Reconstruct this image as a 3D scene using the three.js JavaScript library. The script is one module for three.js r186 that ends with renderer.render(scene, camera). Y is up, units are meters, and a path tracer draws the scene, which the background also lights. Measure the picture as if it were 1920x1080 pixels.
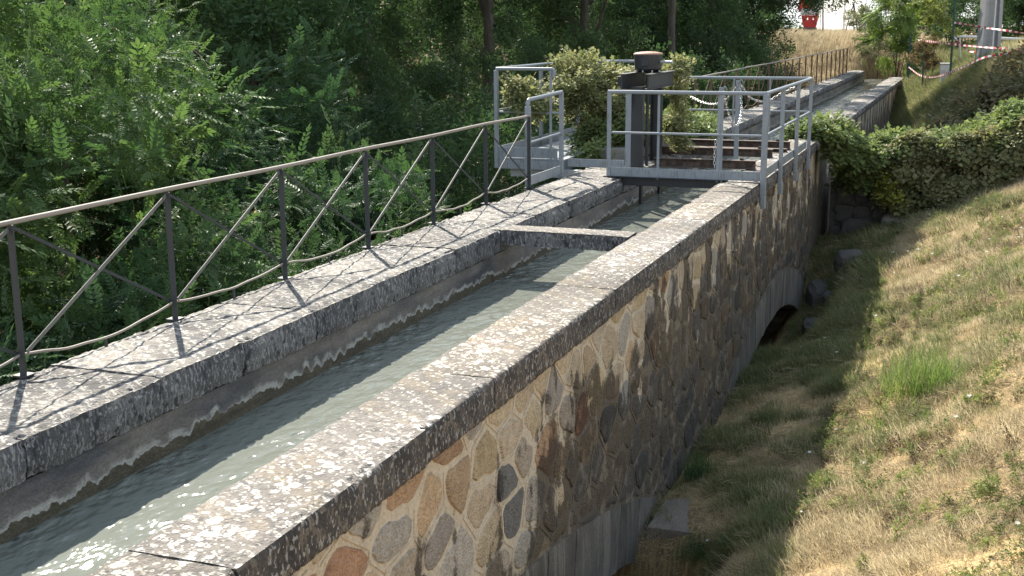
import * as THREE from 'three';
import { mergeGeometries, mergeVertices, toCreasedNormals } from 'three/addons/utils/BufferGeometryUtils.js';

// ---------------------------------------------------------------- camera, sky, sun, exposure
const scene = new THREE.Scene();
const camera = new THREE.PerspectiveCamera(2 * Math.atan(540 / 2285) * 180 / Math.PI, 16 / 9, 0.1, 600);
camera.rotation.set(-0.21134, 0.35748, -0.00616, 'YXZ');
camera.position.set(0, 2, 0);
scene.add(camera);
const renderer = new THREE.WebGLRenderer();
renderer.toneMapping = THREE.LinearToneMapping;
renderer.toneMappingExposure = 2.6;
renderer.shadowMap.enabled = true;

const EL = 41 * Math.PI / 180;
const SUN = new THREE.Vector3(-0.617 * Math.cos(EL), Math.sin(EL), -0.787 * Math.cos(EL)).normalize();
{ // hazy summer sky: pale near the horizon, soft blue overhead, a broad glow round the sun
  const W = 256, H = 128, d = new Float32Array(W * H * 4);
  for (let j = 0; j < H; j++) for (let i = 0; i < W; i++) {
    const up = ((j + 0.5) / H - 0.5) * Math.PI, az = ((i + 0.5) / W - 0.5) * 2 * Math.PI, y = Math.sin(up), x = Math.cos(az) * Math.cos(up), z = Math.sin(az) * Math.cos(up);
    const e = Math.max(0, y), c = x * SUN.x + y * SUN.y + z * SUN.z, t = Math.pow(1 - e, 3.2), glow = 0.16 * Math.pow(Math.max(0, c), 6) + 0.45 * Math.pow(Math.max(0, c), 40);
    const zen = [0.24, 0.31, 0.41], hor = [0.64, 0.65, 0.64], k = (j * W + i) * 4;
    for (let q = 0; q < 3; q++) d[k + q] = (y < 0 ? hor[q] * 0.55 : zen[q] + (hor[q] - zen[q]) * t) + glow * [1, 0.95, 0.86][q];
    d[k + 3] = 1;
  }
  const tx = new THREE.DataTexture(d, W, H, THREE.RGBAFormat, THREE.FloatType); tx.mapping = THREE.EquirectangularReflectionMapping; tx.magFilter = tx.minFilter = THREE.LinearFilter; tx.colorSpace = THREE.LinearSRGBColorSpace; tx.needsUpdate = true;
  scene.background = tx; scene.environment = tx;
}

const sun = new THREE.DirectionalLight(new THREE.Color(1.0, 0.93, 0.82), 4.6);
sun.position.set(-4 + SUN.x * 80, SUN.y * 80, -20 + SUN.z * 80);
sun.target.position.set(-4, 0, -20);
sun.castShadow = true;
Object.assign(sun.shadow.camera, { left: -45, right: 45, top: 45, bottom: -45, near: 1, far: 200 });
sun.shadow.mapSize.set(4096, 4096);
scene.add(sun, sun.target);

// ---------------------------------------------------------------- helpers
function rng(seed) { let a = seed >>> 0; return () => { a = (a + 0x6D2B79F5) >>> 0; let t = Math.imul(a ^ (a >>> 15), 1 | a); t = (t + Math.imul(t ^ (t >>> 7), 61 | t)) ^ t; return ((t ^ (t >>> 14)) >>> 0) / 4294967296; }; }
const V = (x, y, z) => new THREE.Vector3(x, y, z);
const clamp = (x, a = 0, b = 1) => Math.min(b, Math.max(a, x));
const ss = (a, b, x) => { const t = clamp((x - a) / (b - a)); return t * t * (3 - 2 * t); };
const mix = (a, b, t) => a + (b - a) * t;
const mix3 = (a, b, t) => [mix(a[0], b[0], t), mix(a[1], b[1], t), mix(a[2], b[2], t)];
const interp = (x, xs, ys) => { if (x <= xs[0]) return ys[0]; for (let i = 1; i < xs.length; i++) if (x <= xs[i]) return mix(ys[i - 1], ys[i], (x - xs[i - 1]) / (xs[i] - xs[i - 1])); return ys[ys.length - 1]; };
const TAB = new Float32Array(4096); { const r = rng(77); for (let i = 0; i < 4096; i++) TAB[i] = r(); }
const hsh = (x, y) => TAB[(Math.imul(x, 374761) ^ Math.imul(y, 668265) ^ Math.imul(x + 57 * y, 1274126)) >>> 7 & 4095];
function vnoise(x, y, px = 0, py = px) {                      // value noise, tiling when a period is given
  const xi = Math.floor(x), yi = Math.floor(y); let u = x - xi, v = y - yi; u = u * u * (3 - 2 * u); v = v * v * (3 - 2 * v);
  let x0 = xi, x1 = xi + 1, y0 = yi, y1 = yi + 1;
  if (px) { x0 = ((x0 % px) + px) % px; x1 = ((x1 % px) + px) % px; y0 = ((y0 % py) + py) % py; y1 = ((y1 % py) + py) % py; }
  const a = hsh(x0, y0), b = hsh(x1, y0), c = hsh(x0, y1), d = hsh(x1, y1);
  return a + (b - a) * u + (c - a) * v + (a - b - c + d) * u * v;
}
function fbm(x, y, oct = 4, px = 0, py = px) { let s = 0, w = 0.5, t = 0; for (let i = 0; i < oct; i++) { s += w * vnoise(x + i * 17 * (px ? 0 : 1), y + i * 31 * (px ? 0 : 1), px, py); t += w; w *= 0.5; x *= 2; y *= 2; px *= 2; py *= 2; } return s / t; }
function noise3(x, y, z) { return (vnoise(x + 13.7 * z, y - 7.1 * z) + vnoise(y * 0.9 + 41.3, z * 1.1 + x * 0.35) + vnoise(z + 5.2, x * 0.8 - y * 0.3)) / 3; }
const toS = c => Math.round(255 * clamp(c <= 0.0031308 ? 12.92 * c : 1.055 * Math.pow(c, 1 / 2.4) - 0.055));
function colorTex(w, h, fn, rx, ry = rx, ox = 0, oy = 0) {     // fn(u, v) -> linear rgb
  const d = new Uint8Array(w * h * 4);
  for (let j = 0, k = 0; j < h; j++) for (let i = 0; i < w; i++, k += 4) { const c = fn((i + 0.5) / w, (j + 0.5) / h, i, j); d[k] = toS(c[0]); d[k + 1] = toS(c[1]); d[k + 2] = toS(c[2]); d[k + 3] = 255; }
  return finishTex(d, w, h, rx, ry, ox, oy, true);
}
function grayTex(w, h, fn, rx, ry = rx, ox = 0, oy = 0) {
  const d = new Uint8Array(w * h * 4);
  for (let j = 0, k = 0; j < h; j++) for (let i = 0; i < w; i++, k += 4) { const c = Math.round(255 * clamp(fn((i + 0.5) / w, (j + 0.5) / h, i, j))); d[k] = d[k + 1] = d[k + 2] = c; d[k + 3] = 255; }
  return finishTex(d, w, h, rx, ry, ox, oy, false);
}
function finishTex(d, w, h, rx, ry, ox, oy, srgb) {
  const t = new THREE.DataTexture(d, w, h, THREE.RGBAFormat);
  t.wrapS = t.wrapT = THREE.RepeatWrapping; t.magFilter = THREE.LinearFilter; t.minFilter = THREE.LinearMipmapLinearFilter; t.generateMipmaps = true;
  t.repeat.set(rx, ry); t.offset.set(ox, oy); if (srgb) t.colorSpace = THREE.SRGBColorSpace; t.needsUpdate = true; return t;
}
function retile(t, rx, ry = rx) { const c = t.clone(); c.repeat.set(rx, ry); c.needsUpdate = true; return c; }
const lin = (r, g, b) => new THREE.Color().setRGB(r, g, b, THREE.LinearSRGBColorSpace);
function std(c, rough, o = {}) { return new THREE.MeshStandardMaterial({ color: lin(...c), roughness: rough, metalness: 0, ...o }); }
function leafMat(c, o = {}) { return new THREE.MeshPhysicalMaterial({ color: lin(...c), roughness: 1, transmission: 0.46, thickness: 0, side: THREE.DoubleSide, clearcoat: 0.22, clearcoatRoughness: 0.38, specularIntensity: 0.4, ...o }); }

// names and things
const used = {};
function numbered(name) { const n = used[name] = (used[name] ?? -1) + 1; return n ? `${name}_${String(n).padStart(3, '0')}` : name; }
const OFF = new Map();
function describe(o, label, category, group) { o.userData = { label, category }; if (group) o.userData.group = group; return o; }
function thing(name, label, category, pos, group) {
  const o = new THREE.Group(); o.name = numbered(name); o.position.set(...pos); describe(o, label, category, group); OFF.set(o, V(...pos)); scene.add(o); return o;
}
function part(name, geo, mat, parent, kind) {
  const off = OFF.get(parent); geo.translate(-off.x, -off.y, -off.z);
  const m = new THREE.Mesh(geo, mat); m.name = name; if (kind) m.userData.kind = kind; OFF.set(m, off); parent.add(m); return m;
}
function single(name, geo, mat, label, category, pos, group) {    // a thing that is one mesh; geo in world space
  geo.translate(-pos[0], -pos[1], -pos[2]); const m = new THREE.Mesh(geo, mat); m.name = numbered(name); m.position.set(...pos); describe(m, label, category, group); scene.add(m); return m;
}
function structure(name, geo, mat, kind = 'structure') { const m = new THREE.Mesh(geo, mat); m.name = numbered(name); m.userData = { kind }; scene.add(m); return m; }
function instanced(name, geo, mat, list, parent, kind) {          // list of [Matrix4 in world, [r,g,b]]
  const off = parent ? OFF.get(parent) : V(0, 0, 0), m = new THREE.InstancedMesh(geo, mat, list.length), q = new THREE.Matrix4(), c = new THREE.Color();
  list.forEach(([mx, col], i) => { q.copy(mx); q.elements[12] -= off.x; q.elements[13] -= off.y; q.elements[14] -= off.z; m.setMatrixAt(i, q); m.setColorAt(i, c.setRGB(col[0], col[1], col[2], THREE.LinearSRGBColorSpace)); });
  m.name = parent ? name : numbered(name); if (kind) m.userData.kind = kind; (parent || scene).add(m); return m;
}
// geometry
function boxUV(g) {
  g = g.index ? g.toNonIndexed() : g; const p = g.attributes.position, uv = new Float32Array(p.count * 2), a = V(0, 0, 0), b = V(0, 0, 0), c = V(0, 0, 0);
  for (let i = 0; i < p.count; i += 3) {
    a.fromBufferAttribute(p, i); b.fromBufferAttribute(p, i + 1); c.fromBufferAttribute(p, i + 2);
    const n = b.clone().sub(a).cross(c.clone().sub(a)), ax = Math.abs(n.x), ay = Math.abs(n.y), az = Math.abs(n.z);
    [a, b, c].forEach((q, k) => { const u = ay > ax && ay > az ? [q.x, q.z] : ax > az ? [q.z, q.y] : [q.x, q.y]; uv[(i + k) * 2] = u[0]; uv[(i + k) * 2 + 1] = u[1]; });
  }
  g.setAttribute('uv', new THREE.BufferAttribute(uv, 2)); return g;
}
function wallUV(g) { g = g.index ? g.toNonIndexed() : g; const p = g.attributes.position, uv = new Float32Array(p.count * 2); for (let i = 0; i < p.count; i++) { uv[2 * i] = p.getZ(i) + 0.15 * (p.getX(i) - FACE); uv[2 * i + 1] = p.getY(i); } g.setAttribute('uv', new THREE.BufferAttribute(uv, 2)); return g; }
function box(x0, x1, y0, y1, z0, z1) { const g = new THREE.BoxGeometry(Math.abs(x1 - x0), Math.abs(y1 - y0), Math.abs(z1 - z0)); g.translate((x0 + x1) / 2, (y0 + y1) / 2, (z0 + z1) / 2); return boxUV(g); }
function bevelBox(x0, x1, y0, y1, z0, z1, r = 0.006) {            // box with chamfered edges
  const w = x1 - x0, h = y1 - y0, l = z1 - z0, s = new THREE.Shape();
  s.moveTo(-w / 2 + r, -h / 2 + r); s.lineTo(w / 2 - r, -h / 2 + r); s.lineTo(w / 2 - r, h / 2 - r); s.lineTo(-w / 2 + r, h / 2 - r); s.closePath();
  const g = new THREE.ExtrudeGeometry(s, { depth: l - 2 * r, bevelEnabled: true, bevelThickness: r, bevelSize: r, bevelSegments: 1 });
  g.translate((x0 + x1) / 2, (y0 + y1) / 2, z0 + r); g.deleteAttribute('uv'); g.deleteAttribute('normal'); const n = g.index ? g.toNonIndexed() : g; n.computeVertexNormals(); return boxUV(n);
}
function bar(p, q, w, h, up = V(0, 1, 0)) {                       // rectangular bar from p to q
  const d = q.clone().sub(p), L = d.length(); d.normalize(); let s = V(0, 0, 0).crossVectors(d, up); if (s.length() < 1e-3) s = V(1, 0, 0); s.normalize(); const u = V(0, 0, 0).crossVectors(d, s);
  const g = new THREE.BoxGeometry(w, h, L); g.applyMatrix4(new THREE.Matrix4().makeBasis(s, u, d.clone()).setPosition(p.clone().add(q).multiplyScalar(0.5))); return boxUV(g);
}
function rod(p, q, r, seg = 10) {
  const d = q.clone().sub(p), L = d.length(), g = new THREE.CylinderGeometry(r, r, L, seg, 1); g.applyQuaternion(new THREE.Quaternion().setFromUnitVectors(V(0, 1, 0), d.normalize())); g.translate((p.x + q.x) / 2, (p.y + q.y) / 2, (p.z + q.z) / 2); return g.toNonIndexed();
}
function pipe(pts, r, n = 40, seg = 8, closed = false) { return new THREE.TubeGeometry(new THREE.CatmullRomCurve3(pts, closed, 'centripetal'), n, r, seg, closed).toNonIndexed(); }
function bentPipe(pts, r, bend = 0.06) {                          // straight runs joined by short bends
  const q = [pts[0]]; for (let i = 1; i < pts.length - 1; i++) { const a = pts[i].clone().sub(pts[i - 1]).normalize(), b = pts[i + 1].clone().sub(pts[i]).normalize(); q.push(pts[i].clone().addScaledVector(a, -bend), pts[i].clone().addScaledVector(a, -bend * 0.25).addScaledVector(b, bend * 0.25), pts[i].clone().addScaledVector(b, bend)); } q.push(pts[pts.length - 1]);
  const c = new THREE.CurvePath(); for (let i = 0; i < q.length - 1; i++) c.add(new THREE.LineCurve3(q[i], q[i + 1]));
  return mergeGeometries(q.slice(0, -1).map((p, i) => { const d = q[i + 1].clone().sub(p).normalize().multiplyScalar(r * 0.25); return rod(p.clone().sub(i ? d : V(0, 0, 0)), q[i + 1].clone().add(i < q.length - 2 ? d : V(0, 0, 0)), r); }));
}
function tapered(pts, r0, r1, seg = 7, n = 14, wob = 0.12, seed = 1) {   // trunk or limb
  const c = new THREE.CatmullRomCurve3(pts), fr = c.computeFrenetFrames(n), pos = [], idx = [], uv = [], L = c.getLength();
  for (let i = 0; i <= n; i++) { const t = i / n, p = c.getPointAt(t), r = mix(r0, r1, Math.pow(t, 0.8)) * (t < 0.08 && r0 > 0.08 ? 1 + 0.5 * (1 - t / 0.08) : 1); for (let j = 0; j <= seg; j++) { const a = j / seg * Math.PI * 2, rr = r * (1 + wob * (vnoise(j % seg * 1.3 + seed * 7, t * 9) - 0.5) * 2); const q = p.clone().addScaledVector(fr.normals[i], Math.cos(a) * rr).addScaledVector(fr.binormals[i], Math.sin(a) * rr); pos.push(q.x, q.y, q.z); uv.push(j / seg * r0 * 6, t * L); } }
  for (let i = 0; i < n; i++) for (let j = 0; j < seg; j++) { const a = i * (seg + 1) + j, b = a + seg + 1; idx.push(a, b, a + 1, b, b + 1, a + 1); }
  const g = new THREE.BufferGeometry(); g.setAttribute('position', new THREE.Float32BufferAttribute(pos, 3)); g.setAttribute('uv', new THREE.Float32BufferAttribute(uv, 2)); g.setIndex(idx); g.computeVertexNormals(); return g.toNonIndexed();
}
function merge(list) { list = list.map(g => { g = g.index ? g.toNonIndexed() : g; for (const k of Object.keys(g.attributes)) if (!['position', 'normal', 'uv'].includes(k)) g.deleteAttribute(k); return g; }); return mergeGeometries(list); }
function worn(x0, x1, y0, y1, z0, z1, step, seed, amp = 0.008, chip = 0.03) {   // a weathered stone block: split top / side groups
  const w = x1 - x0, h = y1 - y0, l = z1 - z0; let g = new THREE.BoxGeometry(w, h, l, Math.max(2, Math.round(w / step)), Math.max(2, Math.round(h / step)), Math.max(2, Math.round(l / step)));
  g.translate((x0 + x1) / 2, (y0 + y1) / 2, (z0 + z1) / 2); g.deleteAttribute('uv'); g.deleteAttribute('normal'); g = mergeVertices(g, 1e-4);
  const p = g.attributes.position;
  for (let i = 0; i < p.count; i++) {
    let x = p.getX(i), y = p.getY(i), z = p.getZ(i);
    const ex = Math.min(x - x0, x1 - x), ey = Math.min(y - y0, y1 - y), ez = Math.min(z - z0, z1 - z), sx = x > (x0 + x1) / 2 ? -1 : 1, sy = y > (y0 + y1) / 2 ? -1 : 1, sz = z > (z0 + z1) / 2 ? -1 : 1;
    const c = Math.min(0.55 * step, chip) * (0.2 + 1.5 * Math.pow(noise3(x * 9 + seed, y * 9, z * 9 - seed), 2.2) + 0.5 * Math.pow(noise3(x * 31, y * 31 + seed, z * 31), 2));
    const kx = Math.max(0, 1 - ex / step), ky = Math.max(0, 1 - ey / step), kz = Math.max(0, 1 - ez / step);
    if (kx && ky) { x += sx * c; y += sy * c * 0.8; } if (kz && ky) { z += sz * c * 0.05; y += sy * c * 0.1; } if (kx && kz) { x += sx * c * 0.4; z += sz * c * 0.4; }
    const a = amp * (noise3(x * 6, y * 6 + seed, z * 6) - 0.5) * 2 + amp * 0.8 * (noise3(x * 22 + 3, y * 22, z * 22 + seed) - 0.5) * 2;
    if (ky) y += a; if (kx) x += a; if (kz) z += a * 0.5;
    p.setXYZ(i, x, y, z);
  }
  g = boxUV(toCreasedNormals(g, 0.9));
  const q = g.attributes.position, top = [], side = [], A = V(0, 0, 0), B = V(0, 0, 0), C = V(0, 0, 0);
  for (let i = 0; i < q.count; i += 3) { A.fromBufferAttribute(q, i); B.fromBufferAttribute(q, i + 1); C.fromBufferAttribute(q, i + 2); const n = B.clone().sub(A).cross(C.clone().sub(A)).normalize(); (n.y > 0.6 ? top : side).push(i); }
  const o = new THREE.BufferGeometry(), ord = [...top, ...side];
  for (const k of ['position', 'normal', 'uv']) { const s = g.attributes[k], n = s.itemSize, d = new Float32Array(s.array.length); ord.forEach((t, m) => { d.set(s.array.subarray(t * n, t * n + 3 * n), m * 3 * n); }); o.setAttribute(k, new THREE.BufferAttribute(d, n)); }
  o.addGroup(0, top.length * 3, 0); o.addGroup(top.length * 3, side.length * 3, 1); return o;
}
console.log('helpers done');

// ---------------------------------------------------------------- textures
const lichenMask = (() => {                                      // lichen rosettes on a 3 m tile, 0..1
  const N = 2048, d = new Float32Array(N * N), r = rng(5);
  for (let k = 0; k < 5200; k++) {
    const big = r(), R = big < 0.04 ? 10 + r() * 12 : big < 0.3 ? 4.5 + r() * 7 : 1.5 + r() * 3.5, cx = r() * N, cy = r() * N;
    if (fbm(cx / N * 4, cy / N * 4, 3, 4) < 0.42 + 0.16 * r()) continue;
    const s = r() * 99, v = 0.55 + 0.45 * r(), ring = r() < 0.3;
    for (let j = -R * 1.5 | 0; j <= R * 1.5; j++) for (let i = -R * 1.5 | 0; i <= R * 1.5; i++) {
      const a = Math.atan2(j, i), q = Math.hypot(i, j) / (R * (0.8 + 0.55 * vnoise(Math.cos(a) * 2.2 + s, Math.sin(a) * 2.2 + s) + 0.25 * vnoise(i * 0.35 + s, j * 0.35)));
      if (q < 1) { const o = ((cy + j + N) % N | 0) * N + ((cx + i + N) % N | 0); d[o] = Math.max(d[o], v * (ring && q < 0.5 ? 0.35 : 1) * (0.75 + 0.25 * vnoise(i * 0.6, j * 0.6))); }
    }
  }
  return d;
})();
const FIELD = new Float32Array(1024 * 1024); for (let j = 0; j < 1024; j++) for (let i = 0; i < 1024; i++) FIELD[j << 10 | i] = fbm(i / 128, j / 128, 4, 8);
const T = (u, v, f) => FIELD[(v * f * 128 & 1023) << 10 | (u * f * 128 & 1023)];   // the same noise at any multiple of 8 cells, tiling
const copingTop = colorTex(2048, 2048, (u, v, i, j) => {
  const a = T(u, v, 8), b = T(u + 0.3, v, 304), c = T(u, v + 0.4, 64), L = lichenMask[j * 2048 + i];
  let col = mix3([0.088, 0.078, 0.068], [0.2, 0.175, 0.15], clamp(a * 2 - 0.5)); const g = 0.55 + 0.5 * b + 0.45 * (c - 0.4); col = [col[0] * g, col[1] * g, col[2] * g];
  if (c > 0.6) col = mix3(col, [0.07, 0.065, 0.06], ss(0.6, 0.7, c) * 0.8);
  const spk = T(u + 0.15, v + 0.6, 120); if (spk > 0.62) col = mix3(col, [0.46, 0.43, 0.38], ss(0.62, 0.72, spk) * 0.7);
  const or = T(u + 0.5, v + 0.2, 16); if (or > 0.58) col = mix3(col, [0.33, 0.24, 0.12], ss(0.58, 0.72, or) * 0.18);
  return L > 0 ? mix3(col, [0.58, 0.56, 0.52], Math.min(1, L)) : col;
}, 1 / 3);
const copingTopGrey = colorTex(2048, 2048, (u, v, i, j) => {
  const a = T(u + 0.4, v + 0.1, 8), b = T(u, v, 320), c = T(u + 0.7, v, 40), L = lichenMask[((j + 900) & 2047) << 11 | (2047 - i)];
  let col = mix3([0.085, 0.08, 0.075], [0.26, 0.235, 0.2], clamp(a * 2.6 - 0.75)); const g = 0.6 + 0.45 * b + 0.5 * (c - 0.4); col = [col[0] * g, col[1] * g, col[2] * g];
  if (c > 0.57) col = mix3(col, [0.09, 0.088, 0.09], ss(0.57, 0.65, c) * 0.8);
  const spk = T(u + 0.2, v + 0.4, 112); if (spk > 0.58) col = mix3(col, [0.46, 0.43, 0.38], ss(0.58, 0.68, spk) * 0.75);
  return L > 0 ? mix3(col, [0.56, 0.54, 0.49], L * 0.5) : col;
}, 1 / 3);
const copingSide = colorTex(1024, 1024, (u, v) => {
  const a = fbm(u * 5, v * 5, 4, 5), b = vnoise(u * 220, v * 150, 220, 150), c = fbm(u * 40, v * 26, 3, 40, 26), w = fbm(u * 110 + 0.7, v * 60, 3, 110, 60);
  let col = mix3([0.035, 0.032, 0.031], [0.11, 0.096, 0.085], clamp(a * 1.7 - 0.35)).map(x => x * (0.6 + 0.6 * b + 0.4 * (c - 0.5)));
  if (w > 0.61) col = mix3(col, [0.34, 0.32, 0.29], ss(0.61, 0.7, w) * 0.8);
  if (c > 0.63) col = mix3(col, [0.17, 0.14, 0.11], ss(0.63, 0.72, c) * 0.7);
  return col;
}, 1 / 1.5);
const copingSideGrey = colorTex(1024, 1024, (u, v) => {
  const a = fbm(u * 5 + 2, v * 5, 4, 5), b = vnoise(u * 220, v * 120, 220, 120), c = fbm(u * 60, v * 26, 3, 60, 26), w = fbm(u * 120 + 0.7, v * 52, 3, 120, 52);
  let col = mix3([0.06, 0.06, 0.062], [0.2, 0.19, 0.18], clamp(a * 1.7 - 0.35)).map(x => x * (0.6 + 0.6 * b));
  if (c < 0.4) col = mix3(col, [0.03, 0.03, 0.032], ss(0.4, 0.3, c) * 0.85);
  if (w > 0.56) col = mix3(col, [0.33, 0.32, 0.31], ss(0.56, 0.7, w) * 0.65);
  return col;
}, 1 / 1.5);
const roughBump = grayTex(1024, 1024, (u, v) => 0.45 * fbm(u * 30, v * 30, 3, 30) + 0.35 * vnoise(u * 160, v * 160, 160) + 0.3 * fbm(u * 8, v * 8, 3, 8), 1 / 1.5);
const grain = colorTex(1024, 1024, (u, v) => { const g = 0.72 + 0.28 * (0.5 * vnoise(u * 260, v * 260, 260) + 0.5 * fbm(u * 24, v * 24, 4, 24)) * 2 - 0.14; const t = fbm(u * 6, v * 6, 3, 6); return [g * (0.92 + 0.12 * t), g * (0.93 + 0.08 * t), g * (0.95 + 0.02 * t)]; }, 1 / 1.5);
// weathering of the outer wall: dark crust running down in streaks from the coping, laid out over the wall in metres (28 x 3.4 m)
function stainTex(z0, z1) { const t = colorTex(2048, 512, (u, v) => {
  const z = mix(z0, z1, u), y = -3.4 + 3.4 * v;
  const th = interp(z, [-22, -20, -16, -13, -11, -9, -7, -5, -3], [-0.5, -0.5, -0.42, -0.45, -0.58, -0.82, -0.9, -0.92, -0.95]);
  const streak = fbm(z * 5.2, y * 0.45, 3), blot = fbm(z * 2.1 + 40, y * 3.2, 4), fine = fbm(z * 23, y * 14, 3), grit = vnoise(z * 95, y * 120);
  let k = ss(0.3, -0.36, (y - th) + (streak - 0.5) * 1.7 + (blot - 0.5) * 1.3);
  const run = ss(0.62, 0.72, vnoise(z * 2.9 + 9.3, 4.2)) * ss(-9.2, -9.9, z) * ss(-1.6, -0.5, y) * ss(0.38, 0.5, fbm(z * 11, y * 0.7 + 3, 2) + 0.14);
  k = ss(0.3, 0.72, Math.max(k, run * 0.85) + (fine - 0.5) * 0.75 + (grit - 0.5) * 0.4 - 0.02) * 0.95;
  const pale = ss(0.6, 0.7, fbm(z * 11 + 3, y * 8, 3)) * 0.4, g = 0.74 + 0.34 * grit + 0.36 * (fine - 0.5);
  const c = mix3([1, 0.98, 0.94], [0.17, 0.158, 0.145], k); return mix3([c[0] * g, c[1] * g, c[2] * g], [0.6, 0.57, 0.52], pale * k);
}, 1 / (z1 - z0), 1 / 3.4, -z0 / (z1 - z0), 1); t.wrapS = t.wrapT = THREE.ClampToEdgeWrapping; return t; }
const ZS = -11, stainNear = stainTex(ZS, 1), stainFar = stainTex(-24, ZS), stainRun = stainFar.clone(); stainRun.wrapS = stainRun.wrapT = THREE.MirroredRepeatWrapping; stainRun.needsUpdate = true;
// inside of the canal: grey render, a whitish lime line and the brown algae zone just above the water (16 m x 0.5 m)
const liningTex = colorTex(2048, 256, (u, v) => {
  const s = u * 16, y = -0.72 + 0.5 * v, jag = 0.045 * fbm(s * 3, 1.5, 2, 48, 9999) + 0.06 * vnoise(s * 14, 7, 224, 9999) + 0.02 * vnoise(s * 50, 3, 800, 9999) + 0.05 * vnoise(s * 1.5, 2, 24, 9999);
  const edge = -0.52 + jag, b = vnoise(s * 60, y * 110, 960, 99999), f = fbm(s * 8, y * 22, 4, 128, 99999), m = fbm(s * 1.5 + 0.5, y * 7, 3, 24, 99999);
  if (y < edge) return mix3([0.06, 0.052, 0.03], [0.16, 0.135, 0.09], f).map(x => x * (0.7 + 0.5 * b));
  const h = y - edge; let col = mix3([0.085, 0.083, 0.085], [0.24, 0.21, 0.175], clamp(m * 1.9 - 0.45)).map(x => x * (0.62 + 0.35 * b + 0.55 * (f - 0.2)));
  const lime = ss(0.055, 0.0, h + (f - 0.5) * 0.1); return mix3(col, [0.5, 0.48, 0.42], lime * 0.85);
}, 1 / 16, 2, 0, 1.44);
const streakTex = colorTex(512, 512, (u, v) => { const a = fbm(u * 40, v * 3, 3, 40, 3), b = vnoise(u * 200, v * 90, 200, 90), c = fbm(u * 6, v * 6, 3, 6); let k = mix3([0.34, 0.32, 0.3], [0.8, 0.78, 0.74], clamp(c * 1.5 - 0.25)); if (a > 0.56) k = mix3(k, [1, 0.98, 0.93], ss(0.56, 0.7, a) * 0.7); return k.map(x => x * (0.8 + 0.3 * b)); }, 1 / 2, 1 / 2);
const earthTex = colorTex(1024, 1024, (u, v) => {
  const a = T(u, v, 8), b = T(u, v + 0.3, 304), c = T(u, v, 48), s = fbm(u * 130, v * 24, 2, 130, 24), s2 = fbm(u * 22, v * 120, 2, 22, 120);
  let col = mix3([0.14, 0.108, 0.068], [0.32, 0.25, 0.155], a).map(x => x * (0.6 + 0.5 * b + 0.4 * (c - 0.3)));
  const st = Math.max(ss(0.6, 0.72, s), ss(0.6, 0.72, s2)); return mix3(col, [0.38, 0.3, 0.17], st * 0.7);
}, 1 / 2.5);
const waterBump = grayTex(1024, 1024, (u, v) => {
  const wx = 0.05 * (fbm(u * 5, v * 5, 2, 5) - 0.5), w = fbm((u + wx) * 12, v * 9, 3, 12, 9), r = fbm(u * 34, (v + wx) * 26, 2, 34, 26), c = Math.abs(fbm((u + wx) * 7, v * 6 + 3, 2, 7, 6) - 0.5) * 2;
  const A = 0.25 + 0.85 * ss(0.36, 0.68, fbm(u * 3 + 0.4, v * 3, 2, 3)); return 0.5 + A * (0.34 * (w - 0.5) + 0.46 * (r - 0.5) + 0.16 * (0.5 - c) + 0.16 * (fbm(u * 90, v * 60, 2, 90, 60) - 0.5));
}, 1 / 2.6, 1 / 3.4);
const barkTex = colorTex(512, 512, (u, v) => { const f = fbm(u * 18, v * 4, 4, 18, 4), b = vnoise(u * 90, v * 40, 90, 40); return mix3([0.035, 0.03, 0.024], [0.13, 0.11, 0.085], clamp(f * 1.6 - 0.3)).map(x => x * (0.7 + 0.5 * b)); }, 1, 1);
const rustTex = colorTex(512, 512, (u, v) => { const f = fbm(u * 10, v * 10, 4, 10), b = vnoise(u * 110, v * 110, 110); return mix3([0.05, 0.038, 0.032], [0.15, 0.105, 0.08], clamp(f * 1.7 - 0.35)).map(x => x * (0.7 + 0.5 * b)); }, 2, 2);
const paintTex = colorTex(512, 512, (u, v) => { const f = fbm(u * 8, v * 8, 4, 8), b = vnoise(u * 120, v * 120, 120), d = fbm(u * 30, v * 8, 3, 30, 8); let c = [0.94, 0.95, 0.97].map(x => x * (0.86 + 0.16 * f + 0.08 * b)); if (d > 0.64) c = mix3(c, [0.5, 0.42, 0.34], ss(0.64, 0.74, d) * 0.5); return c; }, 1.6, 1.6);
console.log('textures done', performance.now()|0);

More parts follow.
